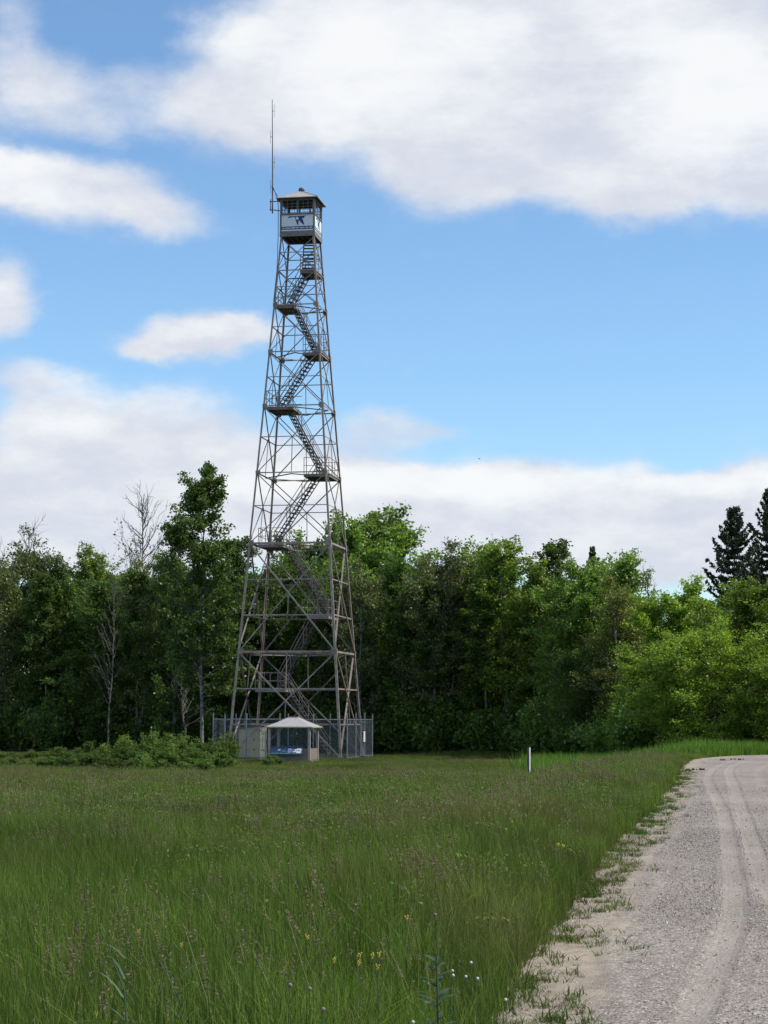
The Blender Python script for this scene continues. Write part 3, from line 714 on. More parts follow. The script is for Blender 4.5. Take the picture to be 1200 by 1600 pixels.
for k, face in enumerate(FACES):
    (nx_, ny_), (ax_, ay_) = face; rz_ = math.atan2(ay_, ax_)
    # everything on a side is made in a frame whose x runs along the side and whose -y is outward
    side = MB().box((0, -H_ + .02, (zs0 + zs1) / 2), (2 * H_ - .13, .03, zs1 - zs0 - .02)).obj('cab_wall', MT['panel_white'], tower, rz=rz_)
    MB().prism([(-H_ + .07, zs0 + .10), (H_ - .07, zs0 + .10), (H_ - .07, zs0 + .29), (-H_ + .07, zs0 + .29)], -H_ - .004, -H_ + .004).obj('banner_stripe', MT['navy'], side)
    gp = to_panel(goose)
    if k in (0, 1):
        MB().prism(gp[::-1] if False else gp, -H_ - .006, -H_ + .004).obj('goose_emblem', MT['navy'], side)
        MB().prism(to_panel(patch), -H_ - .010, -H_ - .0065).obj('emblem_patch', MT['panel_white'], side)
        cu = bpy.data.curves.new('lettering', 'FONT'); cu.body = 'Your National Wildlife Refuge System  1903 - 2003'; cu.size = .118; cu.align_x = 'CENTER'; cu.extrude = .002; cu.offset = .006
        to_ = bpy.data.objects.new('lettering_curve', cu); COL.objects.link(to_)
        bpy.context.view_layer.update(); lm = bpy.data.meshes.new_from_object(to_.evaluated_get(bpy.context.evaluated_depsgraph_get())); bpy.data.objects.remove(to_)
        xs_ = [v.co.x for v in lm.vertices]; fac = (2 * H_ - .26) / (max(xs_) - min(xs_))
        for v in lm.vertices: v.co = Vector((v.co.x * fac, -H_ - .007 + v.co.z, zs0 + .155 + v.co.y))
        lm.materials.clear(); link('lettering', lm, MT['white'], side)
    fr = MB()
    fr.box((0, -H_ + .0, zs1 + .035), (2 * H_ - .12, .09, .07)); fr.box((0, -H_ + .02, zw1 - .05), (2 * H_ - .12, .08, .10))
    fr.obj('window_rail', MT['cabframe'], tower, rz=rz_)
    nsash = 3 if k == 2 else 2
    z0w, z1w = zs1 + .07, zw1 - .10; wtot = 2 * H_ - .16; sw_ = wtot / nsash
    for j in range(nsash):
        cx = -wtot / 2 + sw_ * (j + .5); wn = MB(); fw = .05
        for z_ in (z0w + fw / 2, z1w - fw / 2): wn.box((cx, -H_ + .035, z_), (sw_ - .012, .035, fw))
        for x_ in (cx - sw_ / 2 + .006 + fw / 2, cx + sw_ / 2 - .006 - fw / 2): wn.box((x_, -H_ + .035, (z0w + z1w) / 2), (fw, .035, z1w - z0w - 2 * fw))
        wo_ = wn.obj('window_sash', MT['cabframe'], tower, rz=rz_)
        mu_ = MB(); nc, nr = (2, 4) if nsash == 3 else (3, 4); iw, ih = sw_ - .012 - 2 * fw, z1w - z0w - 2 * fw
        for c_ in range(1, nc): mu_.box((cx - iw / 2 + iw * c_ / nc, -H_ + .035, (z0w + z1w) / 2), (.022, .022, ih))
        for r_ in range(1, nr): mu_.box((cx, -H_ + .036, z0w + fw + ih * r_ / nr), (iw, .018, .022))
        mu_.obj('muntin', MT['cabframe'], wo_)
rm = MB(); E_ = 1.33; zr = ze + .01; pk = zr + .70
vs = [(-E_, -E_, zr), (E_, -E_, zr), (E_, E_, zr), (-E_, E_, zr), (0, 0, pk), (-E_, -E_, zr - .05), (E_, -E_, zr - .05), (E_, E_, zr - .05), (-E_, E_, zr - .05), (0, 0, pk - .06)]
rm.add(vs, [(0, 1, 4), (1, 2, 4), (2, 3, 4), (3, 0, 4), (6, 5, 9), (7, 6, 9), (8, 7, 9), (5, 8, 9), (0, 5, 6, 1), (1, 6, 7, 2), (2, 7, 8, 3), (3, 8, 5, 0)])
roof = rm.obj('cab_roof', MT['roof'], tower)
MB().box((0, 0, zr - .08), (2 * H_ - .16, 2 * H_ - .16, .05)).obj('ceiling', MT['wood_dark'], tower)
rb = MB()
for sx_, sy_ in ((-1, -1), (1, -1), (1, 1), (-1, 1)): rb.beam((sx_ * (E_ - .01), sy_ * (E_ - .01), zr + .012), (0, 0, pk + .012), .07, .03)
rb.obj('roof_ridge', MT['roof'], roof)
vt = MB(); vt.tube([(-.10, 0, pk - .05), (-.10, 0, pk + .05), (-.06, 0, pk + .14), (.0, 0, pk + .15), (.13, 0, pk + .07), (.20, 0, pk + .02)], [.07, .10, .11, .10, .07, .03], 8)
vt.obj('roof_vent', MT['wood_dark'], roof, smooth=True)

# antenna ----------------------------------------------------------
ant = empty('antenna_mast', (TX, TY, 0), TYAW, 'thin whip antenna mast with small dipole arms bracketed to the side of the tower cab', 'antenna')
MB().tube([(-1.62, -1, 33.7), (-1.63, -1, 36), (-1.66, -1, 38.5), (-1.70, -1, 41.0)], [.045, .04, .03, .02], 8).obj('mast', MT['steel_dark'], ant)
for z_, sg in ((40.25, 1), (38.6, -1), (36.95, 1), (35.4, -1)):
    mb = MB(); xm = -1.63 - .014 * (z_ - 36) ; xe = xm + sg * .13
    mb.tube([(xm, -1, z_), (xe, -1, z_)], .018, 5); mb.tube([(xe, -1, z_ - .42), (xe, -1, z_ + .42)], .012, 5)
    mb.obj('dipole', MT['galv'], ant)
mb = MB()
for z_ in (34.45, 33.95): mb.beam((-1.80, -1, z_), (-1.04, -1.0, z_ - (.0 if z_ > 34.2 else .12)), .05, .05)
mb.beam((-1.74, -1, 33.85), (-1.74, -1, 34.6), .04, .04, (1, 0, 0)); mb.beam((-1.62, -1, 35.3), (-1.12, -1.0, 34.5), .035, .035)
mb.obj('bracket', MT['steel_dark'], ant)
MB().tube([(-1.60, -1.02, 35.4), (-1.40, -1.08, 34.9), (-1.22, -1.15, 34.3), (-1.20, -1.19, 33.4), (-1.19, -1.19, 32.3), (-1.24, -1.24, 30), (-1.4, -1.4, 28)], .022, 5).obj('cable', MT['black'], ant)

# ================================================================== chain-link fence round the foot
fence = empty('chain_link_fence', (-5.39, TY, 0), TYAW, 'grey chain-link fence enclosing the foot of the steel tower', 'fence')
FH, FHt = 4.06, 2.30
mesh_mat = MT['galv']
def fence_run(a_, b_, npan, tall=.36, wr=.0012):
    a_, b_ = Vector(a_), Vector(b_)
    for i in range(npan):
        p, q_ = a_.lerp(b_, i / npan), a_.lerp(b_, (i + 1) / npan); d_ = (q_ - p); Ln = d_.length; u_ = d_ / Ln; n_ = Vector((-u_.y, u_.x, 0))
        V = []; F = []; sp = .08; h_ = FHt - .05; w_ = wr
        for sgn in (1, -1):
            k0 = -h_ if sgn > 0 else 0; kk = k0
            while kk < Ln + (0 if sgn > 0 else h_):
                # line x = kk + sgn*z
                z0_, z1_ = 0, h_
                if sgn > 0: z0_ = max(0, -kk); z1_ = min(h_, Ln - kk)
                else: z0_ = max(0, kk - Ln); z1_ = min(h_, kk)
                if z1_ - z0_ > .03:
                    A, B = p + u_ * (kk + sgn * z0_) + Vector((0, 0, z0_ + .03)), p + u_ * (kk + sgn * z1_) + Vector((0, 0, z1_ + .03))
                    pr = u_ * (-sgn) * w_ + Vector((0, 0, w_)); o = len(V)
                    V += [A - pr, A + pr, B + pr, B - pr, A + n_ * w_, B + n_ * w_]; F += [(o, o + 1, o + 2, o + 3), (o + 1, o + 4, o + 5, o + 2), (o + 4, o, o + 3, o + 5)]
                kk += sp * 1.2
        me = bpy.data.meshes.new('wire_mesh'); me.from_pydata([tuple(v) for v in V], [], F); me.update()
        o_ = link('wire_mesh', me, mesh_mat, fence); o_['kind'] = 'stuff'
        MB().tube([p + Vector((0, 0, -.2)), p + Vector((0, 0, FHt + tall))], .038, 8).obj('fence_post', mesh_mat, fence)
    r_ = MB()
    for z_ in (FHt, .08): r_.tube([a_ + Vector((0, 0, z_)), b_ + Vector((0, 0, z_))], .024, 6)
    r_.obj('top_rail', mesh_mat, fence)
C_ = [(-FH, -FH, 0), (FH, -FH, 0), (FH, FH, 0), (-FH, FH, 0)]
fence_run(C_[0], C_[1], 4); fence_run(C_[1], C_[2], 3, .42, .0024); fence_run(C_[2], C_[3], 3); fence_run(C_[3], C_[0], 3)
# second mesh leaf: the closed gate on the right side
gate = empty('fence_gate', (-5.39, TY, 0), TYAW, 'narrow chain-link gate on the right side of the fence round the tower', 'gate')
gm = MB(); x_ = FH + .07
gm.tube([(x_, -.2, .1), (x_, -.2, FHt + .25)], .03, 6); gm.tube([(x_, 1.15, .1), (x_, 1.15, FHt + .42)], .03, 6)
for z_ in (.15, 1.15, 2.15): gm.tube([(x_, -.2, z_), (x_, 1.15, z_)], .022, 6)
gm.obj('gate_frame', mesh_mat, gate)
V = []; F = []
for i in range(34):
    for sgn in (1, -1):
        k0 = -.9 + i * .06
        for z0_ in (.15, 1.15):
            a0, a1 = k0, k0 + sgn * 1.0
            lo, hi = 0.0, 1.0
            if sgn > 0: lo, hi = max(0, -.2 - k0), min(1, 1.15 - k0)
            else: lo, hi = max(0, k0 - 1.15), min(1, k0 + .2)
            if hi - lo > .05:
                A, B = Vector((x_, k0 + sgn * lo, z0_ + lo)), Vector((x_, k0 + sgn * hi, z0_ + hi)); o = len(V); w_ = .0024
                V += [A + Vector((0, -w_, w_ * sgn)), A + Vector((0, w_, -w_ * sgn)), B + Vector((0, w_, -w_ * sgn)), B + Vector((0, -w_, w_ * sgn))]; F.append((o, o + 1, o + 2, o + 3))
me = bpy.data.meshes.new('wire_mesh'); me.from_pydata([tuple(v) for v in V], [], F); o_ = link('wire_mesh', me, mesh_mat, gate); o_['kind'] = 'stuff'
sg_ = empty('notice_sign', (-5.39, TY, 0), TYAW, 'small white notice fixed to the right side of the tower fence', 'sign')
MB().box((FH + .13, .62, 1.28), (.02, .62, .78)).obj('sign_plate', MT['black'], sg_)
MB().box((FH + .142, .62, 1.28), (.008, .54, .66)).obj('sign_face', MT['white'], sg_)

# ================================================================== tan shed inside the fence
shed = empty('utility_shed', (-8.03, 119.6, 0), TYAW, 'small tan utility shed with a sloping roof under the tower', 'shed')
sm = MB(); x0_, x1_, y0_, y1_ = -.67, .67, 0, 1.7
def shed_wall(a_, b_, ha, hb, m_, name='shed_wall'):
    a_, b_ = Vector(a_), Vector(b_); n_ = (b_ - a_).normalized(); n_ = Vector((n_.y, -n_.x, 0)) * .03
    vs = [a_, b_, b_ + Vector((0, 0, hb)), a_ + Vector((0, 0, ha))]; vs += [v - n_ for v in vs]
    MB().add(vs, [(0, 1, 2, 3), (7, 6, 5, 4), (0, 4, 5, 1), (1, 5, 6, 2), (2, 6, 7, 3), (3, 7, 4, 0)]).obj(name, m_, shed)
shed_wall((x0_, 0, 0), (x1_, 0, 0), 1.72, 1.88, MT['tan']); shed_wall((x1_ + .002, .002, 0), (x1_ + .002, y1_, 0), 1.88, 1.88, MT['brown_tone'])  # right wall coloured a darker brown than the tan front
shed_wall((x1_, y1_ + .002, 0), (x0_, y1_ + .002, 0), 1.88, 1.72, MT['tan']); shed_wall((x0_ - .002, y1_, 0), (x0_ - .002, .002, 0), 1.72, 1.72, MT['tan'])
MB().add([(x0_ - .08, -.08, 1.735), (x1_ + .08, -.08, 1.915), (x1_ + .08, y1_ + .08, 1.915), (x0_ - .08, y1_ + .08, 1.735), (x0_ - .08, -.08, 1.775), (x1_ + .08, -.08, 1.955), (x1_ + .08, y1_ + .08, 1.955), (x0_ - .08, y1_ + .08, 1.775)],
         [(3, 2, 1, 0), (4, 5, 6, 7), (0, 1, 5, 4), (1, 2, 6, 5), (2, 3, 7, 6), (3, 0, 4, 7)]).obj('shed_roof', MT['brown_tone'], shed)
for x_ in (x0_, x1_): MB().box((x_, -.018, .86), (.07, .03, 1.74)).obj('corner_trim', MT['brown_tone'], shed)
for z_ in (.5, 1.1): MB().box((.32, -.014, z_), (.05, .02, .10)).obj('hinge', MT['black'], shed)

# ================================================================== information kiosk
KY = 109.3
kio = empty('information_kiosk', (-4.9, KY, gz(-4.9, KY)), -.17, 'low open information kiosk with grey hipped roof and yellow-green eave by the fence', 'kiosk')
kz = gz(-4.9, KY); ez = 1.93 - kz
for sx_, sy_ in ((-1, -1), (1, -1), (1, 1), (-1, 1)):
    MB().box((sx_ * 1.10, sy_ * 1.10, (ez - .2) / 2), (.13, .13, ez + .2)).obj('kiosk_post', MT['kpost'], kio)
km = MB(); E2 = 1.32; rc = .24; zp = ez + .52
vs = [(-E2, -E2, ez), (E2, -E2, ez), (E2, E2, ez), (-E2, E2, ez)] + [(-.72, -.72, ez + .27), (.72, -.72, ez + .27), (.72, .72, ez + .27), (-.72, .72, ez + .27)] + [(-rc, -rc, zp), (rc, -rc, zp), (rc, rc, zp), (-rc, rc, zp)] + [(-E2 + .04, -E2 + .04, ez - .02), (E2 - .04, -E2 + .04, ez - .02), (E2 - .04, E2 - .04, ez - .02), (-E2 + .04, E2 - .04, ez - .02)]
fs_ = []
for a_ in (0, 4): fs_ += [(a_ + i, a_ + (i + 1) % 4, a_ + 4 + (i + 1) % 4, a_ + 4 + i) for i in range(4)]
fs_ += [(8, 9, 10, 11), (15, 14, 13, 12)] + [(i, 12 + i, 12 + (i + 1) % 4, (i + 1) % 4) for i in range(4)]
kr = km.add(vs, fs_).obj('kiosk_roof', MT['kroof'], kio)
MB().box((0, 0, zp + .025), (2 * rc + .06, 2 * rc + .06, .05)).obj('roof_cap', MT['brown_tone'], kr)
tr = MB()
for face in FACES:
    (nx_, ny_), (ax_, ay_) = face
    tr.beam((nx_ * E2 - ax_ * (E2 - .02), ny_ * E2 - ay_ * (E2 - .02), ez - .01), (nx_ * E2 + ax_ * (E2 + .018), ny_ * E2 + ay_ * (E2 + .018), ez - .01), .035, .06)
tr.obj('eave_trim', MT['ktrim'], kr)
MB().box((0, -1.10, .45), (2.06, .06, .90)).obj('low_wall', MT['kwall'], kio); MB().box((1.10, 0, .45), (.06, 2.06, .90)).obj('low_wall', MT['kwall'], kio)
bm_ = Matrix.Rotation(R(-38), 3, 'X')
def tilt(x_, s_, lift):     # point on the sloping reading panel: s runs up the slope
    return Vector((x_, -1.22 - .0, .56)) + bm_ @ Vector((0, s_ * 0 - lift, s_))
bd = MB().box(Vector((-.10, -1.24, .80)), (1.74, .03, .52), mat3=bm_).obj('reading_panel', MT['teal'], kio)
def on_panel(name, x_, s_, w_, h_, m_, lift=.021):
    MB().box(Vector((-.10 + x_, -1.24, .80)) + bm_ @ Vector((0, -lift, s_)), (w_, .008, h_), mat3=bm_).obj(name, m_, bd)
on_panel('panel_header', 0, .20, 1.70, .09, MT['blue'])
for x_, w_, h_, s_, mm in ((.17, .21, .26, -.02, MT['paper']), (.42, .20, .20, -.03, MT['paper2']), (.67, .25, .30, -.04, MT['paper2']), (-.42, .15, .13, .02, MT['paper'])):
    on_panel('printed_sheet', x_, s_, w_, h_, mm)
for x_, w_, s_ in ((.17, .12, -.04), (.67, .17, -.02), (.42, .12, -.03)): on_panel('picture', x_, s_, w_, .07, MT['galv'], .0265)
for x_ in (-.10, -.2): on_panel('picture', x_, -.06, .07, .05, MT['paper'])
sb = MB().box((-1.50, -1.0, 1.06), (.38, .05, 1.50)).obj('notice_board', MT['kpost'], kio)
MB().box((-1.50, -1.03, 1.10), (.27, .012, 1.32)).obj('board_face', MT['cream'], sb)
for z_ in (1.68, .80): MB().box((-1.48, -1.042, z_), (.17, .01, .04)).obj('board_bar', MT['black'], sb)
MB().box((-1.50, -1.041, 1.25), (.025, .008, .55)).obj('board_bar', MT['brown_tone'], sb)
MB().box((-1.33, -1.03, .9), (.06, .06, 1.9)).obj('kiosk_post', MT['kpost'], kio)

# ================================================================== marker post in the meadow
px_, py_ = 5.16, 70.7; zg = gz(px_, py_)
mp = empty('marker_post', (px_, py_, zg), .35, 'slim marker post, white with a dark left side, standing in the meadow grass', 'post')
ztop = at_depth(827, 1168, py_)[2] - zg
MB().box((-.032, 0, ztop / 2), (.052, .07, ztop)).obj('post_body', MT['black'], mp)  # left half of the post coloured near black
MB().box((.021, 0, ztop / 2 + .14), (.05, .075, ztop - .28)).obj('white_strip', MT['white'], mp)
MB().box((.022, 0, .07), (.05, .06, .38)).obj('post_foot', MT['brown_tone'], mp)

# ================================================================== bird
def bird():
    p = at_depth(749, 717, 200)
    o = empty('bird', tuple(p), .6, 'tiny dark bird flying against the low clouds', 'bird')
    me = bpy.data.meshes.new('bird_body')
    pts = [(-.11, 0, 0), (-.03, 0, 0), (.05, 0, .005), (.09, 0, .015), (-.15, 0, 0)]
    MB().tube([(-.16, 0, 0), (-.11, 0, 0), (-.03, 0, 0), (.05, 0, .0), (.09, 0, .012), (.12, 0, .008)], [.006, .014, .03, .026, .018, .004], 8).obj('body', MT['black'], o, smooth=True)
    for sg in (-1, 1):
        MB().add([(.04, sg * .02, .01), (-.04, sg * .02, .01), (-.03, sg * .12, .05), (-.07, sg * .22, .04), (.0, sg * .15, .055), (.05, sg * .10, .05), (.04, sg * .02, .002), (-.04, sg * .02, .002), (-.03, sg * .12, .042), (-.07, sg * .22, .036), (.0, sg * .15, .047), (.05, sg * .10, .042)],
                 [(0, 1, 2, 5), (5, 2, 3, 4), (7, 6, 11, 8), (8, 11, 10, 9), (0, 5, 11, 6), (5, 4, 10, 11), (4, 3, 9, 10), (3, 2, 8, 9), (2, 1, 7, 8)]).obj('wing', MT['black'], o)
bird()

# ================================================================== trees
def tube_np(pts, rad, k=5):
    pts = np.array(pts, float); n = len(pts); rad = np.asarray(rad, float)
    d = np.gradient(pts, axis=0); d /= np.linalg.norm(d, axis=1)[:, None] + 1e-9
    ref = np.where(np.abs(d[:, 2:3]) > .9, np.array([[1., 0, 0]]), np.array([[0, 0, 1.]]))
    u = np.cross(d, ref); u /= np.linalg.norm(u, axis=1)[:, None] + 1e-9; b = np.cross(d, u)
    a = np.arange(k) * 2 * math.pi / k
    V = pts[:, None] + rad[:, None, None] * (u[:, None] * np.cos(a)[None, :, None] + b[:, None] * np.sin(a)[None, :, None])
    i, j = np.meshgrid(np.arange(n - 1), np.arange(k), indexing='ij'); j2 = (j + 1) % k
    return V.reshape(-1, 3), np.stack([i * k + j, i * k + j2, (i + 1) * k + j2, (i + 1) * k + j], -1).reshape(-1, 4)
class Tubes:
    def __init__(s): s.V = []; s.F = []; s.n = 0
    def add(s, pts, rad, k=5):
        V, F = tube_np(pts, rad, k); s.V.append(V); s.F.append(F + s.n); s.n += len(V)
    def mesh(s, name, m):
        me = fast_mesh(name, np.concatenate(s.V), np.concatenate(s.F), True); me.materials.append(m); return me
def broad_tree(seed, H=14, base=.25, rad=2.6, nb=40, sub=6, lpb=95, lsize=.15, spread=.30, top=.35, bark='bark_pale', leafm='leaf', lean=.0, trunk_r=.14, shape=1.0, bare_top=0.0, up=.55, forks=0):
    """trunk with limbs and twigs (one mesh) + leaves growing round the twigs (one mesh)"""
    r = np.random.default_rng(seed); T = Tubes(); n = 12
    zs = np.linspace(0, H * .97, n); wob = np.cumsum(r.normal(0, .10, (n, 2)), 0) * .7; wob -= wob[0]; lx = lean * (zs / H) ** 1.5 * H
    tr = np.stack([wob[:, 0] + lx, wob[:, 1], zs], 1); T.add(tr, trunk_r * (1 - .93 * (zs / H) ** .9) + .012, 8)
    LC = []; stems = [tr]
    for f in range(forks):
        z0 = r.uniform(.15, .35) * H; i0 = z0 / (H * .97) * (n - 1); p0 = tr[int(i0)]; a = r.uniform(0, 6.28); m_ = 8; u = np.linspace(0, 1, m_)[:, None]
        Lf = (H - z0) * r.uniform(.65, .9); st = p0 + np.concatenate([np.cos(a) * u * rad * .55, np.sin(a) * u * rad * .55, u * Lf], 1); st[1:] += r.normal(0, .1, (m_ - 1, 3))
        T.add(st, trunk_r * .55 * (1 - .9 * u[:, 0]) + .01, 6); stems.append(st)
    for i in range(nb):
        st = stems[int(r.integers(0, len(stems)))] if forks and r.uniform() < .7 else tr
        u0 = base + (1 - base) * (i + r.uniform(0, 1)) / nb; zt = u0 * H
        k = np.argmin(np.abs(st[:, 2] - zt)); p0 = st[k].copy(); p0[2] = min(zt, st[-1, 2])
        cu = (u0 - base) / (1 - base)
        prof = (math.sin(math.pi * min(1, .2 + cu * .66)) ** .7) * (1 - top * cu) * shape + .10
        Lb = rad * prof * r.uniform(.55, 1.2); a = r.uniform(0, 6.28); el_ = up + .5 * cu + r.normal(0, .18)
        d0 = np.array([math.cos(a) * math.cos(el_), math.sin(a) * math.cos(el_), math.sin(el_)]); m_ = 6; u = np.linspace(0, 1, m_)[:, None]
        br = p0 + d0 * u * Lb + np.array([0, 0, .12 * Lb]) * u ** 2; br[1:] += r.normal(0, .05 * Lb, (m_ - 1, 3)) * u[1:]
        T.add(br, (.045 * Lb / rad + .012) * (1 - .85 * u[:, 0]), 4)
        for j in range(sub):
            w_ = r.uniform(.35, 1.0); q0 = br[min(m_ - 1, int(w_ * (m_ - 1) + .5))]; d1_ = d0 * .6 + r.normal(0, .6, 3); d1_[2] += .2; d1_ /= np.linalg.norm(d1_); Ls = Lb * r.uniform(.25, .55) + .15
            tw = np.array([q0, q0 + d1_ * Ls * .5 + r.normal(0, .04, 3), q0 + d1_ * Ls]); T.add(tw, [.012, .008, .003], 3)
            if cu > 1 - bare_top and r.uniform() < .85: continue
            nn = int(lpb * r.uniform(.5, 1.5)); w2 = r.uniform(.2, 1.12, nn)[:, None]
            LC.append(q0 + d1_ * Ls * w2 + r.normal(0, spread * .55, (nn, 3)) * np.array([1, 1, .8]))
    tm = T.mesh('trunk', MT[bark]); C = np.concatenate(LC) if LC else np.zeros((0, 3))
    cm = leaf_mesh('crown', C, lsize, MT[leafm], r) if len(C) else None
    return dict(trunk=tm, crown=cm, H=H)
def dead_tree(seed, H=14, rad=2.0, nb=26, base=.35, leaves=0):
    r = np.random.default_rng(seed); T = Tubes(); n = 12; zs = np.linspace(0, H, n); wob = np.cumsum(r.normal(0, .07, (n, 2)), 0); tr = np.stack([wob[:, 0], wob[:, 1], zs], 1)
    T.add(tr, .065 * (1 - .92 * zs / H) + .01, 7); LC = []
    for i in range(nb):
        u0 = base + (1 - base) * i / nb; p0 = tr[min(n - 1, int(u0 * (n - 1)))].copy(); p0[2] = u0 * H; a = r.uniform(0, 6.28); Lb = rad * (1.1 - .75 * (u0 - base) / (1 - base)) * r.uniform(.5, 1.15)
        e_ = r.uniform(.5, 1.15); d0 = np.array([math.cos(a) * math.cos(e_), math.sin(a) * math.cos(e_), math.sin(e_)]); u = np.linspace(0, 1, 7)[:, None]
        br = p0 + d0 * u * Lb + np.array([0, 0, .3 * Lb]) * u ** 2; br[1:] += r.normal(0, .035 * Lb, (6, 3)); T.add(br, .028 * (1 - .8 * u[:, 0]) + .004, 4)
        for j in range(6):
            q0 = br[int(r.integers(2, 7))]; d1_ = d0 + r.normal(0, .45, 3); d1_ /= np.linalg.norm(d1_); Ls = Lb * r.uniform(.2, .5)
            tw = np.array([q0, q0 + d1_ * Ls * .5 + r.normal(0, .03, 3), q0 + d1_ * Ls + np.array([0, 0, .1 * Ls])]); T.add(tw, [.011, .009, .006], 3)
            if leaves and u0 < .75: LC.append(q0 + d1_ * Ls * r.uniform(.2, 1.1, (leaves, 1)) + r.normal(0, .1, (leaves, 3)))
    return dict(trunk=T.mesh('trunk', MT['bark_dead']), crown=leaf_mesh('crown', np.concatenate(LC), .12, MT['leaf_brown'], r) if LC else None, H=H)
def spruce(seed, H=16, rad=2.6):
    r = np.random.default_rng(seed); T = Tubes(); zs = np.linspace(0, H, 8); T.add(np.stack([zs * 0, zs * 0, zs], 1), .17 * (1 - .95 * zs / H) + .01, 7); LC = []; z = .10 * H
    while z < H * .985:
        cu = z / H; nbr = int(r.integers(5, 8)); a0 = r.uniform(0, 6.28)
        for i in range(nbr):
            a = a0 + i * 6.28 / nbr + r.normal(0, .2); Lb = rad * ((1 - cu) ** .8) * r.uniform(.45, 1.15) + .14; el_ = -.12 + .75 * cu ** 3 + r.normal(0, .08)
            u = np.linspace(0, 1, 6)[:, None]; d0 = np.array([math.cos(a) * math.cos(el_), math.sin(a) * math.cos(el_), math.sin(el_)])
            br = np.array([0, 0, z]) + d0 * u * Lb + np.array([0, 0, 1]) * (-.16 * Lb * np.sin(u * math.pi) + .20 * Lb * u ** 2); T.add(br, .022 * (1 - .8 * u[:, 0]) + .004, 4)
            nn = int(230 * Lb / rad * r.uniform(.7, 1.2)) + 22; w_ = r.uniform(.12, 1.03, nn); k = np.clip(w_ * 5, 0, 4.999); ki = k.astype(int); kf = (k - ki)[:, None]
            base_ = br[ki] * (1 - kf) + br[np.minimum(ki + 1, 5)] * kf; sd = np.array([-math.sin(a), math.cos(a), 0]); wd_ = (.08 + .13 * Lb * np.sin(np.clip(w_ * 1.05, 0, 1) * 3.0)); lat = r.uniform(-1, 1, nn) * wd_
            LC.append(base_ + sd * lat[:, None] + np.stack([r.normal(0, .03, nn), r.normal(0, .03, nn), -np.abs(lat) * .35 + r.normal(0, .05, nn)], 1))
        z += .045 * H * (1 - .5 * cu) * r.uniform(.7, 1.3) * .85
    return dict(trunk=T.mesh('trunk', MT['bark_dark']), crown=leaf_mesh('crown', np.concatenate(LC), .15, MT['needle'], r, elong=1.9, up=.1), H=H)
def bush(seed, H=2.0, rad=1.3, n=4200, m_='brush', lsize=.08, bark='bark_dark', stems_=16, wispy=.12):
    r = np.random.default_rng(seed); T = Tubes(); LC = []
    for i in range(stems_):
        a = r.uniform(0, 6.28); q_ = r.uniform(0, 1) ** .6; e = np.array([math.cos(a) * q_ * rad, math.sin(a) * q_ * rad, H * (1 - .45 * q_ * q_) * r.uniform(.7, 1.05)]); u = np.linspace(0, 1, 6)[:, None]
        st = np.array([e[0] * .15, e[1] * .15, 0]) * (1 - u) + e * u; st[:, 2] = e[2] * u[:, 0] ** .8; T.add(st, .02 * (1 - .8 * u[:, 0]) + .003, 4)
        for j in range(10):
            q0 = st[int(r.integers(1, 6))]; d = r.normal(0, .7, 3); d[2] = abs(d[2]) + (.9 if m_ == 'brush' else .3); d /= np.linalg.norm(d); Ls = r.uniform(.2, .55) * rad * .6; tw = np.array([q0, q0 + d * Ls * .6, q0 + d * Ls]); T.add(tw, [.008, .005, .002], 3)
            nn = n // (stems_ * 10); LC.append(q0 + d * Ls * r.uniform(0, 1.15, (nn, 1)) + r.normal(0, wispy, (nn, 3)))
    C = np.concatenate(LC); C[:, 2] = np.abs(C[:, 2])
    return dict(trunk=T.mesh('stems', MT[bark]), crown=leaf_mesh('foliage', C, lsize, MT[m_], r, elong=1.8), H=H)

PR = dict(
    A=[broad_tree(1, 16, .26, 2.3, 40, 6, 80, .15, .26, .25, forks=0, up=.6), broad_tree(2, 16, .22, 2.6, 44, 6, 75, .15, .28, .3, up=.5)],
    B=[broad_tree(3, 13, .14, 3.2, 54, 7, 75, .155, .34, .35, 'bark_dark', forks=2), broad_tree(4, 13, .10, 3.4, 56, 7, 75, .155, .36, .3, 'bark_dark', forks=3), broad_tree(5, 14, .12, 3.0, 54, 7, 75, .155, .34, .2, 'bark_pale', forks=2)],
    E=[broad_tree(6, 13, .22, 2.4, 50, 6, 62, .12, .34, .3, 'bark_pale', 'leaf_brown', forks=2, bare_top=.06), broad_tree(7, 13, .20, 2.2, 46, 6, 55, .12, .34, .3, 'bark_pale', 'leaf_brown', forks=1, bare_top=.22)],
    C=[broad_tree(8, 9.5, .10, 3.1, 58, 7, 70, .12, .36, .35, 'bark_dark', forks=3, lean=.08, up=.35), broad_tree(9, 9, .08, 3.3, 58, 7, 70, .12, .36, .3, 'bark_dark', forks=3, lean=-.1, up=.3)],
    D=[dead_tree(10, 14, 3.6, 60, .42, 4), dead_tree(11, 9, 1.8, 24, .3, 0)],
    S=[spruce(12, 16, 5.2), spruce(13, 16, 4.6)],
    T=[broad_tree(24, 19, .20, 3.1, 78, 7, 62, .15, .30, .66, 'bark_pale', forks=1, up=.5, trunk_r=.125)],
    U=[bush(15, 2.6, 1.7, 5200, 'leaf', .13, wispy=.2), bush(16, 2.4, 1.8, 5200, 'leaf', .12, wispy=.22)],
    W=[bush(17, 1.9, 1.2, 9000, 'brush', .06, stems_=20, wispy=.07), bush(18, 1.7, 1.3, 9000, 'brush', .06, stems_=20, wispy=.07), bush(19, 1.6, 1.1, 8000, 'brush', .06, stems_=18, wispy=.07)],
)
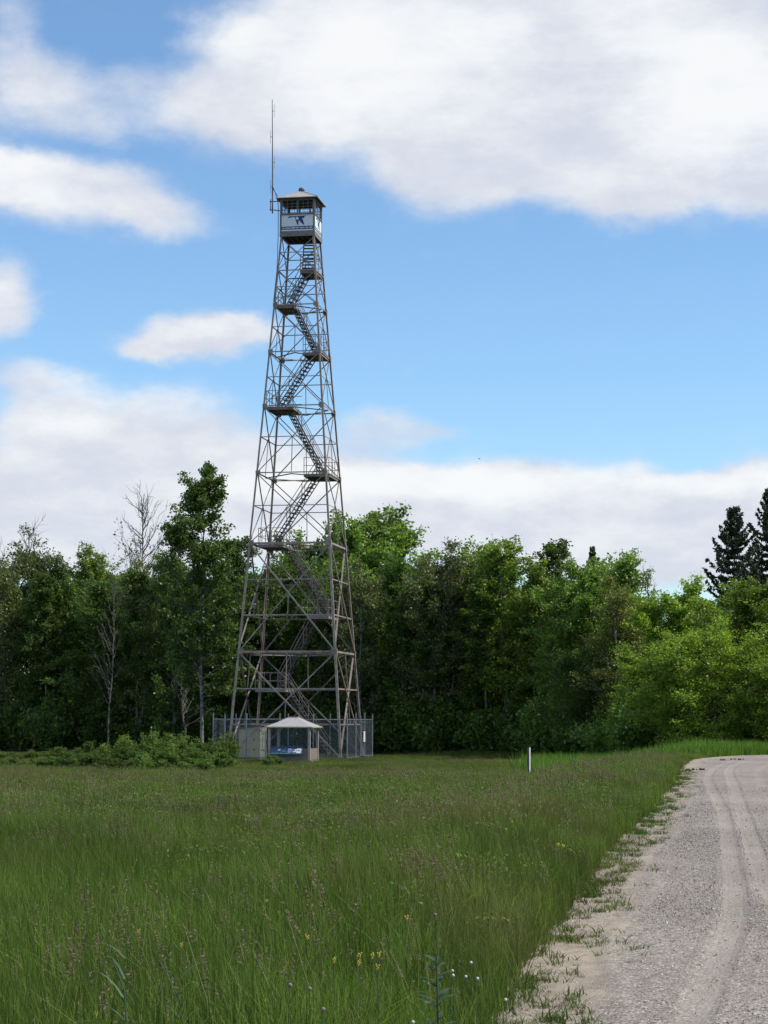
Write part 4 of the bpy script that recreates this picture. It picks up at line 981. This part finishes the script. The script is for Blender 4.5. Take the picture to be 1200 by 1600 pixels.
for k_ in PR:
    for pr in PR[k_]:
        mx_ = []
        for me_ in (pr['trunk'], pr['crown']):
            if me_: a_ = np.empty(len(me_.vertices) * 3, np.float32); me_.vertices.foreach_get('co', a_); mx_.append(np.sort(a_[2::3])[-60] if len(a_) > 9000 else a_[2::3].max())
        pr['top'] = float(max(mx_))
def plant_tree(name, kind, v, x, y, H, rz, label, cat, group=None, colr=(1, 1, 1), wide=1.0):
    pr = PR[kind][v % len(PR[kind])]; s_ = H / pr['top']
    e = empty(name, (x, y, gz(x, y) - .05), rz, label, cat, group); sw_ = (s_ * .45 + .55) * wide
    t_ = link('trunk' if kind not in 'UW' else 'stems', pr['trunk'], None, e); t_.scale = (sw_, sw_, s_)
    if pr['crown']:
        c_ = link('crown' if kind not in 'UW' else 'foliage', pr['crown'], None, e); c_.scale = (sw_, sw_, s_); c_.color = (*colr, 1)
    return e
def tree_px(name, kind, v, px, top, d, label, cat='tree', group=None, colr=(1, 1, 1), wide=1.0, rz=None):
    p = at_depth(px, top, d); H = (p[2] - gz(p[0], d)) * (1.08 if kind == 'W' else 1)
    return plant_tree(name, kind, v, p[0], d, H, RNG.uniform(0, 6.28) if rz is None else rz, label, cat, group, colr, wide)
DK, MD, LT, YG, OL, BG = (.66, .72, .64), (1.12, 1.15, .9), (1.6, 1.5, 1.0), (1.8, 1.68, .88), (1.08, 1.08, 1.0), (1.0, 1.12, .95)
front = [
 ('broadleaf_tree', 'E', 1, 5, 846, 148, 'sparse brownish tree with bare twigs at the far left edge of the wood', OL, 1),
 ('broadleaf_tree', 'E', 1, 58, 815, 150, 'brownish tree whose thin top branches stick up bare near the left edge', OL, 1.1),
 ('broadleaf_tree', 'B', 0, 92, 868, 146, 'dark rounded tree just right of the twiggy brownish tree at the left edge', DK, 1),
 ('broadleaf_tree', 'A', 1, 140, 850, 156, 'light green leafy crown rising in the skyline gap left of the bare dead tree', LT, 1.1),
 ('broadleaf_tree', 'B', 1, 165, 905, 143, 'dark green tree below the light crown left of the bare dead tree', DK, 1.1),
 ('dead_tree', 'D', 0, 226, 768, 146, 'tall leafless grey tree standing above the wood left of the tower', OL, 1.1),
 ('broadleaf_tree', 'E', 0, 222, 872, 141, 'dull brown-green tree directly under the tall leafless tree', OL, 1),
 ('broadleaf_tree', 'B', 2, 275, 862, 139, 'dark tree between the leafless tree and the tallest aspen', DK, 1),
 ('aspen_tree', 'T', 0, 322, 722, 128, 'tallest tree, a slender aspen with pale trunk beside the left corner of the fence', DK, 1.0),
 ('broadleaf_tree', 'A', 0, 368, 838, 138, 'dark tree close behind the right side of the tallest aspen', DK, 1.1),
 ('broadleaf_tree', 'B', 1, 412, 880, 140, 'dark tree seen through the left legs of the steel tower', DK, 1),
 ('broadleaf_tree', 'B', 0, 458, 828, 152, 'rounded green tree seen through the middle of the steel tower', MD, 1.05),
 ('broadleaf_tree', 'B', 2, 500, 872, 140, 'lower dark green tree behind the right half of the steel tower', DK, 1),
 ('broadleaf_tree', 'B', 1, 545, 806, 151, 'green tree just behind the right legs of the tower', MD, 1),
 ('broadleaf_tree', 'B', 2, 582, 790, 151, 'highest round-topped green tree right of the steel tower', MD, 1.45),
 ('broadleaf_tree', 'B', 1, 612, 818, 149, 'green tree forming the right shoulder of the highest round-topped tree', MD, 1.2),
 ('spruce_tree', 'S', 0, 625, 812, 158, 'dark spruce tip poking out at the right shoulder of the highest round tree', DK, .45),
 ('broadleaf_tree', 'E', 0, 560, 876, 137, 'olive-brown tree whose crown touches the right edge of the tower', OL, 1),
 ('broadleaf_tree', 'B', 2, 628, 868, 138, 'dark green tree in the dip of the skyline right of the tower', BG, 1),
 ('broadleaf_tree', 'E', 0, 668, 872, 135, 'olive tree with glinting small leaves left of the brown twiggy one', OL, 1),
 ('broadleaf_tree', 'E', 0, 706, 842, 136, 'brownish tree with an upright twiggy top in the middle of the wood', (.95, .9, .9), 1.1),
 ('broadleaf_tree', 'B', 1, 748, 843, 137, 'green tree just right of the brownish twiggy tree', MD, 1),
 ('broadleaf_tree', 'A', 1, 792, 838, 133, 'pointed bright green tree in the middle of the wood skyline', LT, 1.25),
 ('broadleaf_tree', 'A', 0, 864, 842, 152, 'dark tufted crown rising behind the bright green trees', DK, 1.1),
 ('broadleaf_tree', 'B', 0, 836, 868, 131, 'broad bright green tree in front of the dark tufted crown', LT, 1.1),
 ('broadleaf_tree', 'B', 2, 882, 900, 127, 'green tree whose pale leaves glint left of the small spruce tip', (1.15, 1.25, 1.15), 1.05),
 ('spruce_tree', 'S', 1, 926, 854, 150, 'small dark spruce tip above the green trees', DK, .6),
 ('broadleaf_tree', 'B', 1, 922, 868, 124, 'green tree below the small dark spruce tip', MD, 1.05),
 ('broadleaf_tree', 'A', 1, 985, 858, 119, 'thin pale green tree standing up beside the leafless twigs', (1.5, 1.5, 1.2), 1.0),
 ('broadleaf_tree', 'E', 0, 965, 900, 117, 'yellow-brown tree with glinting leaves under the thin pale tree', (1.5, 1.35, .85), 1.0),
 ('dead_tree', 'D', 1, 1018, 880, 116, 'small leafless tree in the skyline dip left of the spruces', OL, 1),
 ('broadleaf_tree', 'B', 2, 1028, 925, 114, 'mid green tree below the small leafless tree', LT, .95),
 ('broadleaf_tree', 'B', 0, 1082, 898, 113, 'bright green crown left of the two spruces', YG, .95),
 ('spruce_tree', 'S', 0, 1146, 792, 124, 'dark spruce with ragged branches, the left and lower of the two at the right edge', (1, 1, 1), 1.0),
 ('spruce_tree', 'S', 1, 1203, 764, 127, 'dark spruce cut by the right edge of the picture, the taller of the two', (1, 1, 1), .95),
 ('broadleaf_tree', 'B', 1, 1176, 902, 108, 'bright green tree in front of the two spruces', (1.45, 1.35, .85), .95),
 ('box_elder', 'C', 0, 1060, 985, 106, 'low spreading yellow-green tree left of the leaning dark trunk', YG, 1),
 ('box_elder', 'C', 1, 1118, 962, 103, 'low yellow-green tree with a leaning forked dark trunk near the road bend', YG, 1.05),
 ('box_elder', 'C', 0, 990, 1000, 112, 'spreading mid green tree low at the edge of the wood above the brown grass', (1.3, 1.25, .8), 1),
 ('box_elder', 'C', 1, 915, 1000, 120, 'low dark green spreading tree in the middle of the right wood edge', (.9, 1.0, .8), 1),
 ('box_elder', 'C', 0, 1200, 1000, 100, 'yellow-green spreading tree at the right edge above the road bend', YG, 1),
]
for nm, kd, v, px, top, d, lab, cl, wd_ in front: tree_px(nm, kd, v, px, top, d, lab, colr=cl, wide=wd_)
# trees deeper in the wood and beside the frame
sky_x = [-260, 0, 60, 100, 145, 185, 240, 320, 390, 450, 530, 585, 640, 700, 790, 865, 920, 985, 1035, 1090, 1180, 1460]
sky_y = [850, 860, 850, 880, 870, 890, 880, 850, 880, 850, 835, 820, 868, 868, 865, 880, 880, 890, 935, 915, 915, 900]
def front_d(px): return float(np.interp(px, [-300, 0, 400, 700, 850, 1000, 1100, 1250, 1500], [152, 148, 140, 137, 131, 117, 109, 103, 99]))
GRP = 'leafy trees filling the wood behind the front row'
cnt = 0
for row, (dd_, drop) in enumerate(((6, 30), (13, 22), (21, 26), (30, 20))):
    px = -250.0
    while px < 1450:
        d = front_d(px) + dd_ + RNG.normal(0, 1.2); tp = float(np.interp(px, sky_x, sky_y)) + abs(RNG.normal(drop, 14))
        kd = RNG.choice(['B', 'B', 'A', 'E', 'B']) if px < 900 else RNG.choice(['B', 'B', 'A', 'B', 'E'])
        cl = [DK, DK, MD, BG][int(RNG.integers(0, 4))] if px < 480 else [MD, LT, LT, BG][int(RNG.integers(0, 4))]
        tree_px('broadleaf_tree', kd, int(RNG.integers(0, 3)), px, tp, d, 'leafy tree deep in the wood, filling the gaps behind the front trees', group=GRP, colr=cl, wide=1.1)
        px += RNG.uniform(72, 108) * (1 + .1 * row)
for px in (-70, -150, -235, 1260, 1330, 1400):       # beside the frame, for a step to the side
    tree_px('broadleaf_tree', 'B', int(abs(px)) % 3, px, 880, front_d(px), 'leafy tree deep in the wood, filling the gaps behind the front trees', group=GRP, colr=MD if px > 0 else DK)
for px, tp, d in ((300, 930, 158), (345, 900, 160), (385, 920, 156), (340, 990, 150), (372, 1000, 147), (250, 930, 162), (560, 930, 158), (700, 930, 156), (820, 960, 148)):
    tree_px('broadleaf_tree', 'B', px, px, tp, d, 'leafy tree deep in the wood, filling the gaps behind the front trees', group=GRP, colr=DK, wide=1.4)
# low shrubs along the foot of the wood
GS = 'leafy shrubs along the foot of the wood'
marks = [(20, 'the twiggy brown tree'), (110, 'the pale skyline crown'), (190, 'the tall leafless tree'), (285, 'the short drooping dead tree'), (350, 'the tallest aspen'), (450, 'the kiosk'), (545, 'the right fence corner'),
         (625, 'the highest round tree'), (705, 'the upright brownish tree'), (790, 'the pointed bright tree'), (865, 'the dark tufted crown'), (935, 'the small spruce tip'), (1020, 'the small leafless tree'), (1110, 'the forked dark trunk'), (1180, 'the left spruce')]
used = {}
for row in (0, 1):
    px = -200.0; i = 0
    while px < 1400:
        d = front_d(px) - 2.0 + RNG.normal(0, .8) + 9 * row
        top = RNG.uniform(1085, 1122) if not (330 < px < 590) else RNG.uniform(1102, 1130)
        mk = min(marks, key=lambda m_: abs(m_[0] - px)); pos = 'left of' if px < mk[0] - 18 else ('right of' if px > mk[0] + 18 else 'below')
        lab = 'leafy shrub at the foot of the wood, %s %s' % (pos, mk[1])
        if row or lab in used or not 0 < px < 1200: lab = 'leafy green shrub in the row of undergrowth at the foot of the wood'
        used[lab] = 1
        tree_px('shrub', 'U', i, px, top - 8 * row, d, lab, 'shrub', GS, colr=DK if px < 600 else (BG if px < 850 else (LT if px > 1000 else MD)), wide=1.05)
        px += RNG.uniform(30, 46); i += 1
for px, tp, d, lab in ((845, 1095, 124, 'pale glinting leafy shrub beside the meadow right of the marker post'), (895, 1088, 121, 'larger leafy shrub at the wood edge right of the marker post'), (1000, 1092, 110, 'dark shrub with glinting leaves where the brown grass meets the wood'), (955, 1105, 115, 'low shrub between the two glinting shrubs at the wood edge')):
    tree_px('shrub', 'U', int(px), px, tp, d, lab, 'shrub', colr=(1.2, 1.3, 1.2), wide=1.1)
tree_px('birch_sapling', 'D', 1, 172, 905, 137, 'slender leafless sapling with pale trunk in front of the dark wood', colr=OL, wide=.8)
tree_px('dead_tree', 'D', 1, 292, 1020, 131, 'short dead tree with drooping bare branches left of the tallest aspen', colr=OL, wide=1.3)
def pale_trunk(px, d, h, lab, lean=0):
    d += 1.5
    p = at_depth(px, 1150, d); e = empty('birch_tree', (p[0], d, gz(p[0], d)), 0, lab, 'tree')
    T = Tubes(); zs = np.linspace(-.1, h, 9); T.add(np.stack([zs * lean + RNG.normal(0, .04, 9), zs * 0, zs], 1), .085 - .05 * zs / h, 8); link('trunk', T.mesh('trunk', MT['bark_pale']), None, e)
    pr = PR['A'][0]; c_ = link('crown', pr['crown'], None, e); c_.scale = (.8, .8, (h + 1) / 16); c_.color = (*DK, 1); c_.location = (lean * h, 0, 0)
for a_ in ((213, 139, 11, 'dark crowned tree with a thick pale lower trunk right of the pale sapling'), (69, 143, 11, 'pale trunked tree at the left of the wood, its white bark showing high up'), (532, 139, 11, 'pale trunked tree just right of the tower legs', .02), (760, 131, 10, 'tree with a thin white trunk in the middle of the right wood', -.01), (682, 133, 10, 'tree with a white trunk below the brownish crowns', -.03)):
    pale_trunk(*a_)
# brush at the edge of the meadow, left of the fence
for i, (px, tp, d, lab) in enumerate([(95, 1168, 108, 'low feathery green bush at the left end of the meadow brush'), (140, 1160, 106, 'feathery bush second from the left in the meadow brush'), (188, 1152, 104, 'feathery green bush in the middle of the brush below the pale trunk'), (232, 1146, 103, 'tall feathery green bush left of the tallest aspen trunk'),
      (276, 1148, 102, 'feathery bush just left of the tallest aspen trunk'), (322, 1156, 100, 'feathery bush at the foot of the tallest aspen'), (352, 1148, 104, 'upright feathery bush hiding the left corner of the fence'), (426, 1180, 102, 'low wispy bush in front of the kiosk reading panel'), (45, 1172, 112, 'low bush at the left edge of the picture where meadow meets wood'), (-10, 1172, 112, 'low bush beyond the left edge of the meadow brush'), (-60, 1168, 112, 'outermost bush left of the meadow brush')]):
    tree_px('brush_bush', 'W', i, px, tp, d, lab, 'bush', colr=(.68, .70, .6) if i % 2 else (.8, .78, .62), wide=1.15 if px < 350 else .8)

for i, (px, tp, d) in enumerate([(70, 1182, 97), (118, 1176, 95), (160, 1174, 94), (205, 1168, 93), (250, 1166, 92), (296, 1170, 92), (338, 1176, 94), (20, 1184, 99), (228, 1180, 88), (180, 1184, 87), (310, 1184, 87)]):
    tree_px('brush_bush', 'W', i, px, tp, d, 'low feathery bush in the nearer row of the meadow brush left of the kiosk', 'bush', 'low feathery bushes in front of the meadow brush', colr=(.62, .68, .55), wide=1.3)

# ================================================================== single plants and flowers in the near meadow
def ground_at(px, py, hz=.0):
    """meadow point under a thing seen at (px, py) hz metres above the ground"""
    d = 12.0
    for _ in range(40):
        p = at_depth(px, py, d); g = gz(p[0], d) + hz; q_ = ray(px, py); t_ = (g - HC) / q_[2]; d = .5 * d + .5 * float(q_[1] * t_)
    p = at_depth(px, py, d); return p[0], d, gz(p[0], d)
def tall_stalk(px, py, h, label):
    x, y, z = ground_at(px, py, h); e = empty('tall_grass_plant', (x, y, z), 0, label, 'plant'); r = np.random.default_rng(int(px))
    mb = MB(); mb.tube([(.06, 0, 0), (.03, 0, h * .4), (0, 0, h * .75), (-.10, 0, h)], [.006, .005, .004, .002], 5); mb.obj('stem', MT['stem'], e)
    for i in range(9):
        zz = h * (.2 + .085 * i); a = r.uniform(0, 6.28); Ln = r.uniform(.15, .32); u = np.linspace(0, 1, 6)
        V = []; 
        for k in u: cx, cy, cz = math.cos(a) * Ln * k, math.sin(a) * Ln * k, zz + Ln * (1.0 * k - .7 * k * k); wd_ = .005 * (1 - k ** 2) + .0005; V += [(cx - math.sin(a) * wd_, cy + math.cos(a) * wd_, cz), (cx + math.sin(a) * wd_, cy - math.cos(a) * wd_, cz)]
        me = fast_mesh('leaf', np.array(V), np.array([(2 * k, 2 * k + 1, 2 * k + 3, 2 * k + 2) for k in range(5)]), False, {'var': np.full(12, r.uniform())}); link('leaf', me, MT['blueleaf'], e)
tall_stalk(196, 1452, .95, 'tall blue-green grass stalk with drooping leaves in the lower left of the meadow')
tall_stalk(282, 1500, .70, 'second shorter blue-green stalk right of the tall one in the lower left meadow')
def dark_weed(px, py, h, label):
    x, y, z = ground_at(px, py, h); e = empty('leafy_weed', (x, y, z), 0, label, 'plant'); r = np.random.default_rng(5)
    MB().tube([(0, 0, 0), (.01, 0, h * .5), (0, 0, h)], [.008, .007, .004], 6).obj('stem', MT['stem'], e)
    for i in range(34):
        zz = h * (.35 + .65 * i / 34) + r.normal(0, .01); a = i * 2.4 + r.normal(0, .5); Ln = .11 * (1.15 - .5 * i / 34) * r.uniform(.8, 1.2); V = []
        for k in np.linspace(0, 1, 5): wd_ = .013 * math.sin(math.pi * (.12 + .86 * k)); cx, cy, cz = math.cos(a) * Ln * k, math.sin(a) * Ln * k, zz + Ln * (.55 * k - .25 * k * k); V += [(cx - math.sin(a) * wd_, cy + math.cos(a) * wd_, cz), (cx + math.sin(a) * wd_, cy - math.cos(a) * wd_, cz)]
        me = fast_mesh('leaf', np.array(V), np.array([(2 * k, 2 * k + 1, 2 * k + 3, 2 * k + 2) for k in range(4)]), False, {'var': np.full(10, r.uniform())}); link('leaf', me, MT['darkleaf'], e)
dark_weed(682, 1492, .66, 'dark leafy weed with narrow leaves rising in the grass near the road shoulder')
ball = MB()
def ico(mb, c, r_, k=8):
    rings = [(-.8, .5), (-.3, .95), (.3, .95), (.8, .5)]
    pts = [(c[0], c[1], c[2] - r_)]; 
    vs = [(c[0], c[1], c[2] - r_)] + [(c[0] + r_ * w_ * math.cos(6.283 * j / k), c[1] + r_ * w_ * math.sin(6.283 * j / k), c[2] + r_ * z_) for z_, w_ in rings for j in range(k)] + [(c[0], c[1], c[2] + r_)]
    fs = [(0, 1 + (j + 1) % k, 1 + j) for j in range(k)] + [(1 + i * k + j, 1 + i * k + (j + 1) % k, 1 + (i + 1) * k + (j + 1) % k, 1 + (i + 1) * k + j) for i in range(3) for j in range(k)] + [(1 + 3 * k + j, 1 + 3 * k + (j + 1) % k, 1 + 4 * k) for j in range(k)]
    return mb.add(vs, fs)
def flower(name, px, py, h, m_, r_, label, group, petals=False):
    x, y, z = ground_at(px, py, h); e = empty(name, (x, y, z), RNG.uniform(0, 6), label, 'flower', group)
    MB().tube([(.02, 0, 0), (.01, 0, h * .6), (0, 0, h)], [.003, .0025, .002], 4).obj('stem', MT['stem'], e)
    mb = MB()
    if petals:
        for j in range(7):
            a = j * 2.4; q_ = r_ * .8 * math.sqrt(j / 7); c_ = Vector((math.cos(a) * q_, math.sin(a) * q_, h + .004 * j)); ico(mb, c_, r_ * .42, 5)
    else: ico(mb, (0, 0, h), r_, 8)
    mb.obj('flower_head', MT[m_], e, smooth=True)
GC = 'white clover heads in the grass near the road shoulder'
for px, py in ((736, 1504), (707, 1517), (708, 1524), (728, 1526), (746, 1529), (645, 1597), (790, 1562), (455, 1540)): flower('clover_flower', px, py, .42, 'clover', .0085, 'round white clover head in the grass near the road shoulder', GC)
GT = 'purplish thistle heads in the lower meadow'
for px, py in ((453, 1539), (484, 1545), (505, 1577), (555, 1414), (680, 1429), (57, 1445)): flower('thistle_head', px, py, .55, 'purple', .010, 'round dull purple seed head in the lower meadow', GT)
GY_ = 'small yellow flower clusters scattered in the meadow'
for px, py in ((522, 1504), (562, 1496), (592, 1495), (590, 1515), (610, 1345), (800, 1286), (880, 1324), (872, 1322), (560, 1508), (582, 1497), (480, 1468), (635, 1437), (700, 1275), (690, 1290), (578, 1318), (150, 1590), (216, 1458), (283, 1480), (470, 1330)): flower('yellow_flower', px, py, .5, 'yellow', .009 + .0005 * max(0, (1560 - py) / 12), 'small yellow flower cluster poking out of the meadow grass', GY_, True)
# dark clods on the road near the bend
for i, (px, py, w_) in enumerate(((1094, 1203, .32), (1131, 1188, .28), (1148, 1187, .16), (1157, 1187, .12), (1075, 1204, .22))):
    p = on_z(px, py, ROADZ + .02); e_ = MB(); r = np.random.default_rng(i)
    for j in range(5): ico(e_, (r.normal(0, w_ * .3), r.normal(0, .08), .01), r.uniform(.03, .07) * (.6 + w_), 6)
    o = e_.obj('dirt_clod', MT['dirt_clod'], None, (p[0], p[1], ROADZ + .02)); tag(o, ['dark earth clod, the largest, on the gravel before the bend', 'flat dark clod at the far bend of the road', 'small dark clod right of the flat one at the far bend', 'smallest dark clod at the far bend of the road', 'thin dark clod beside the grass edge left of the largest clod'][i], 'clod')
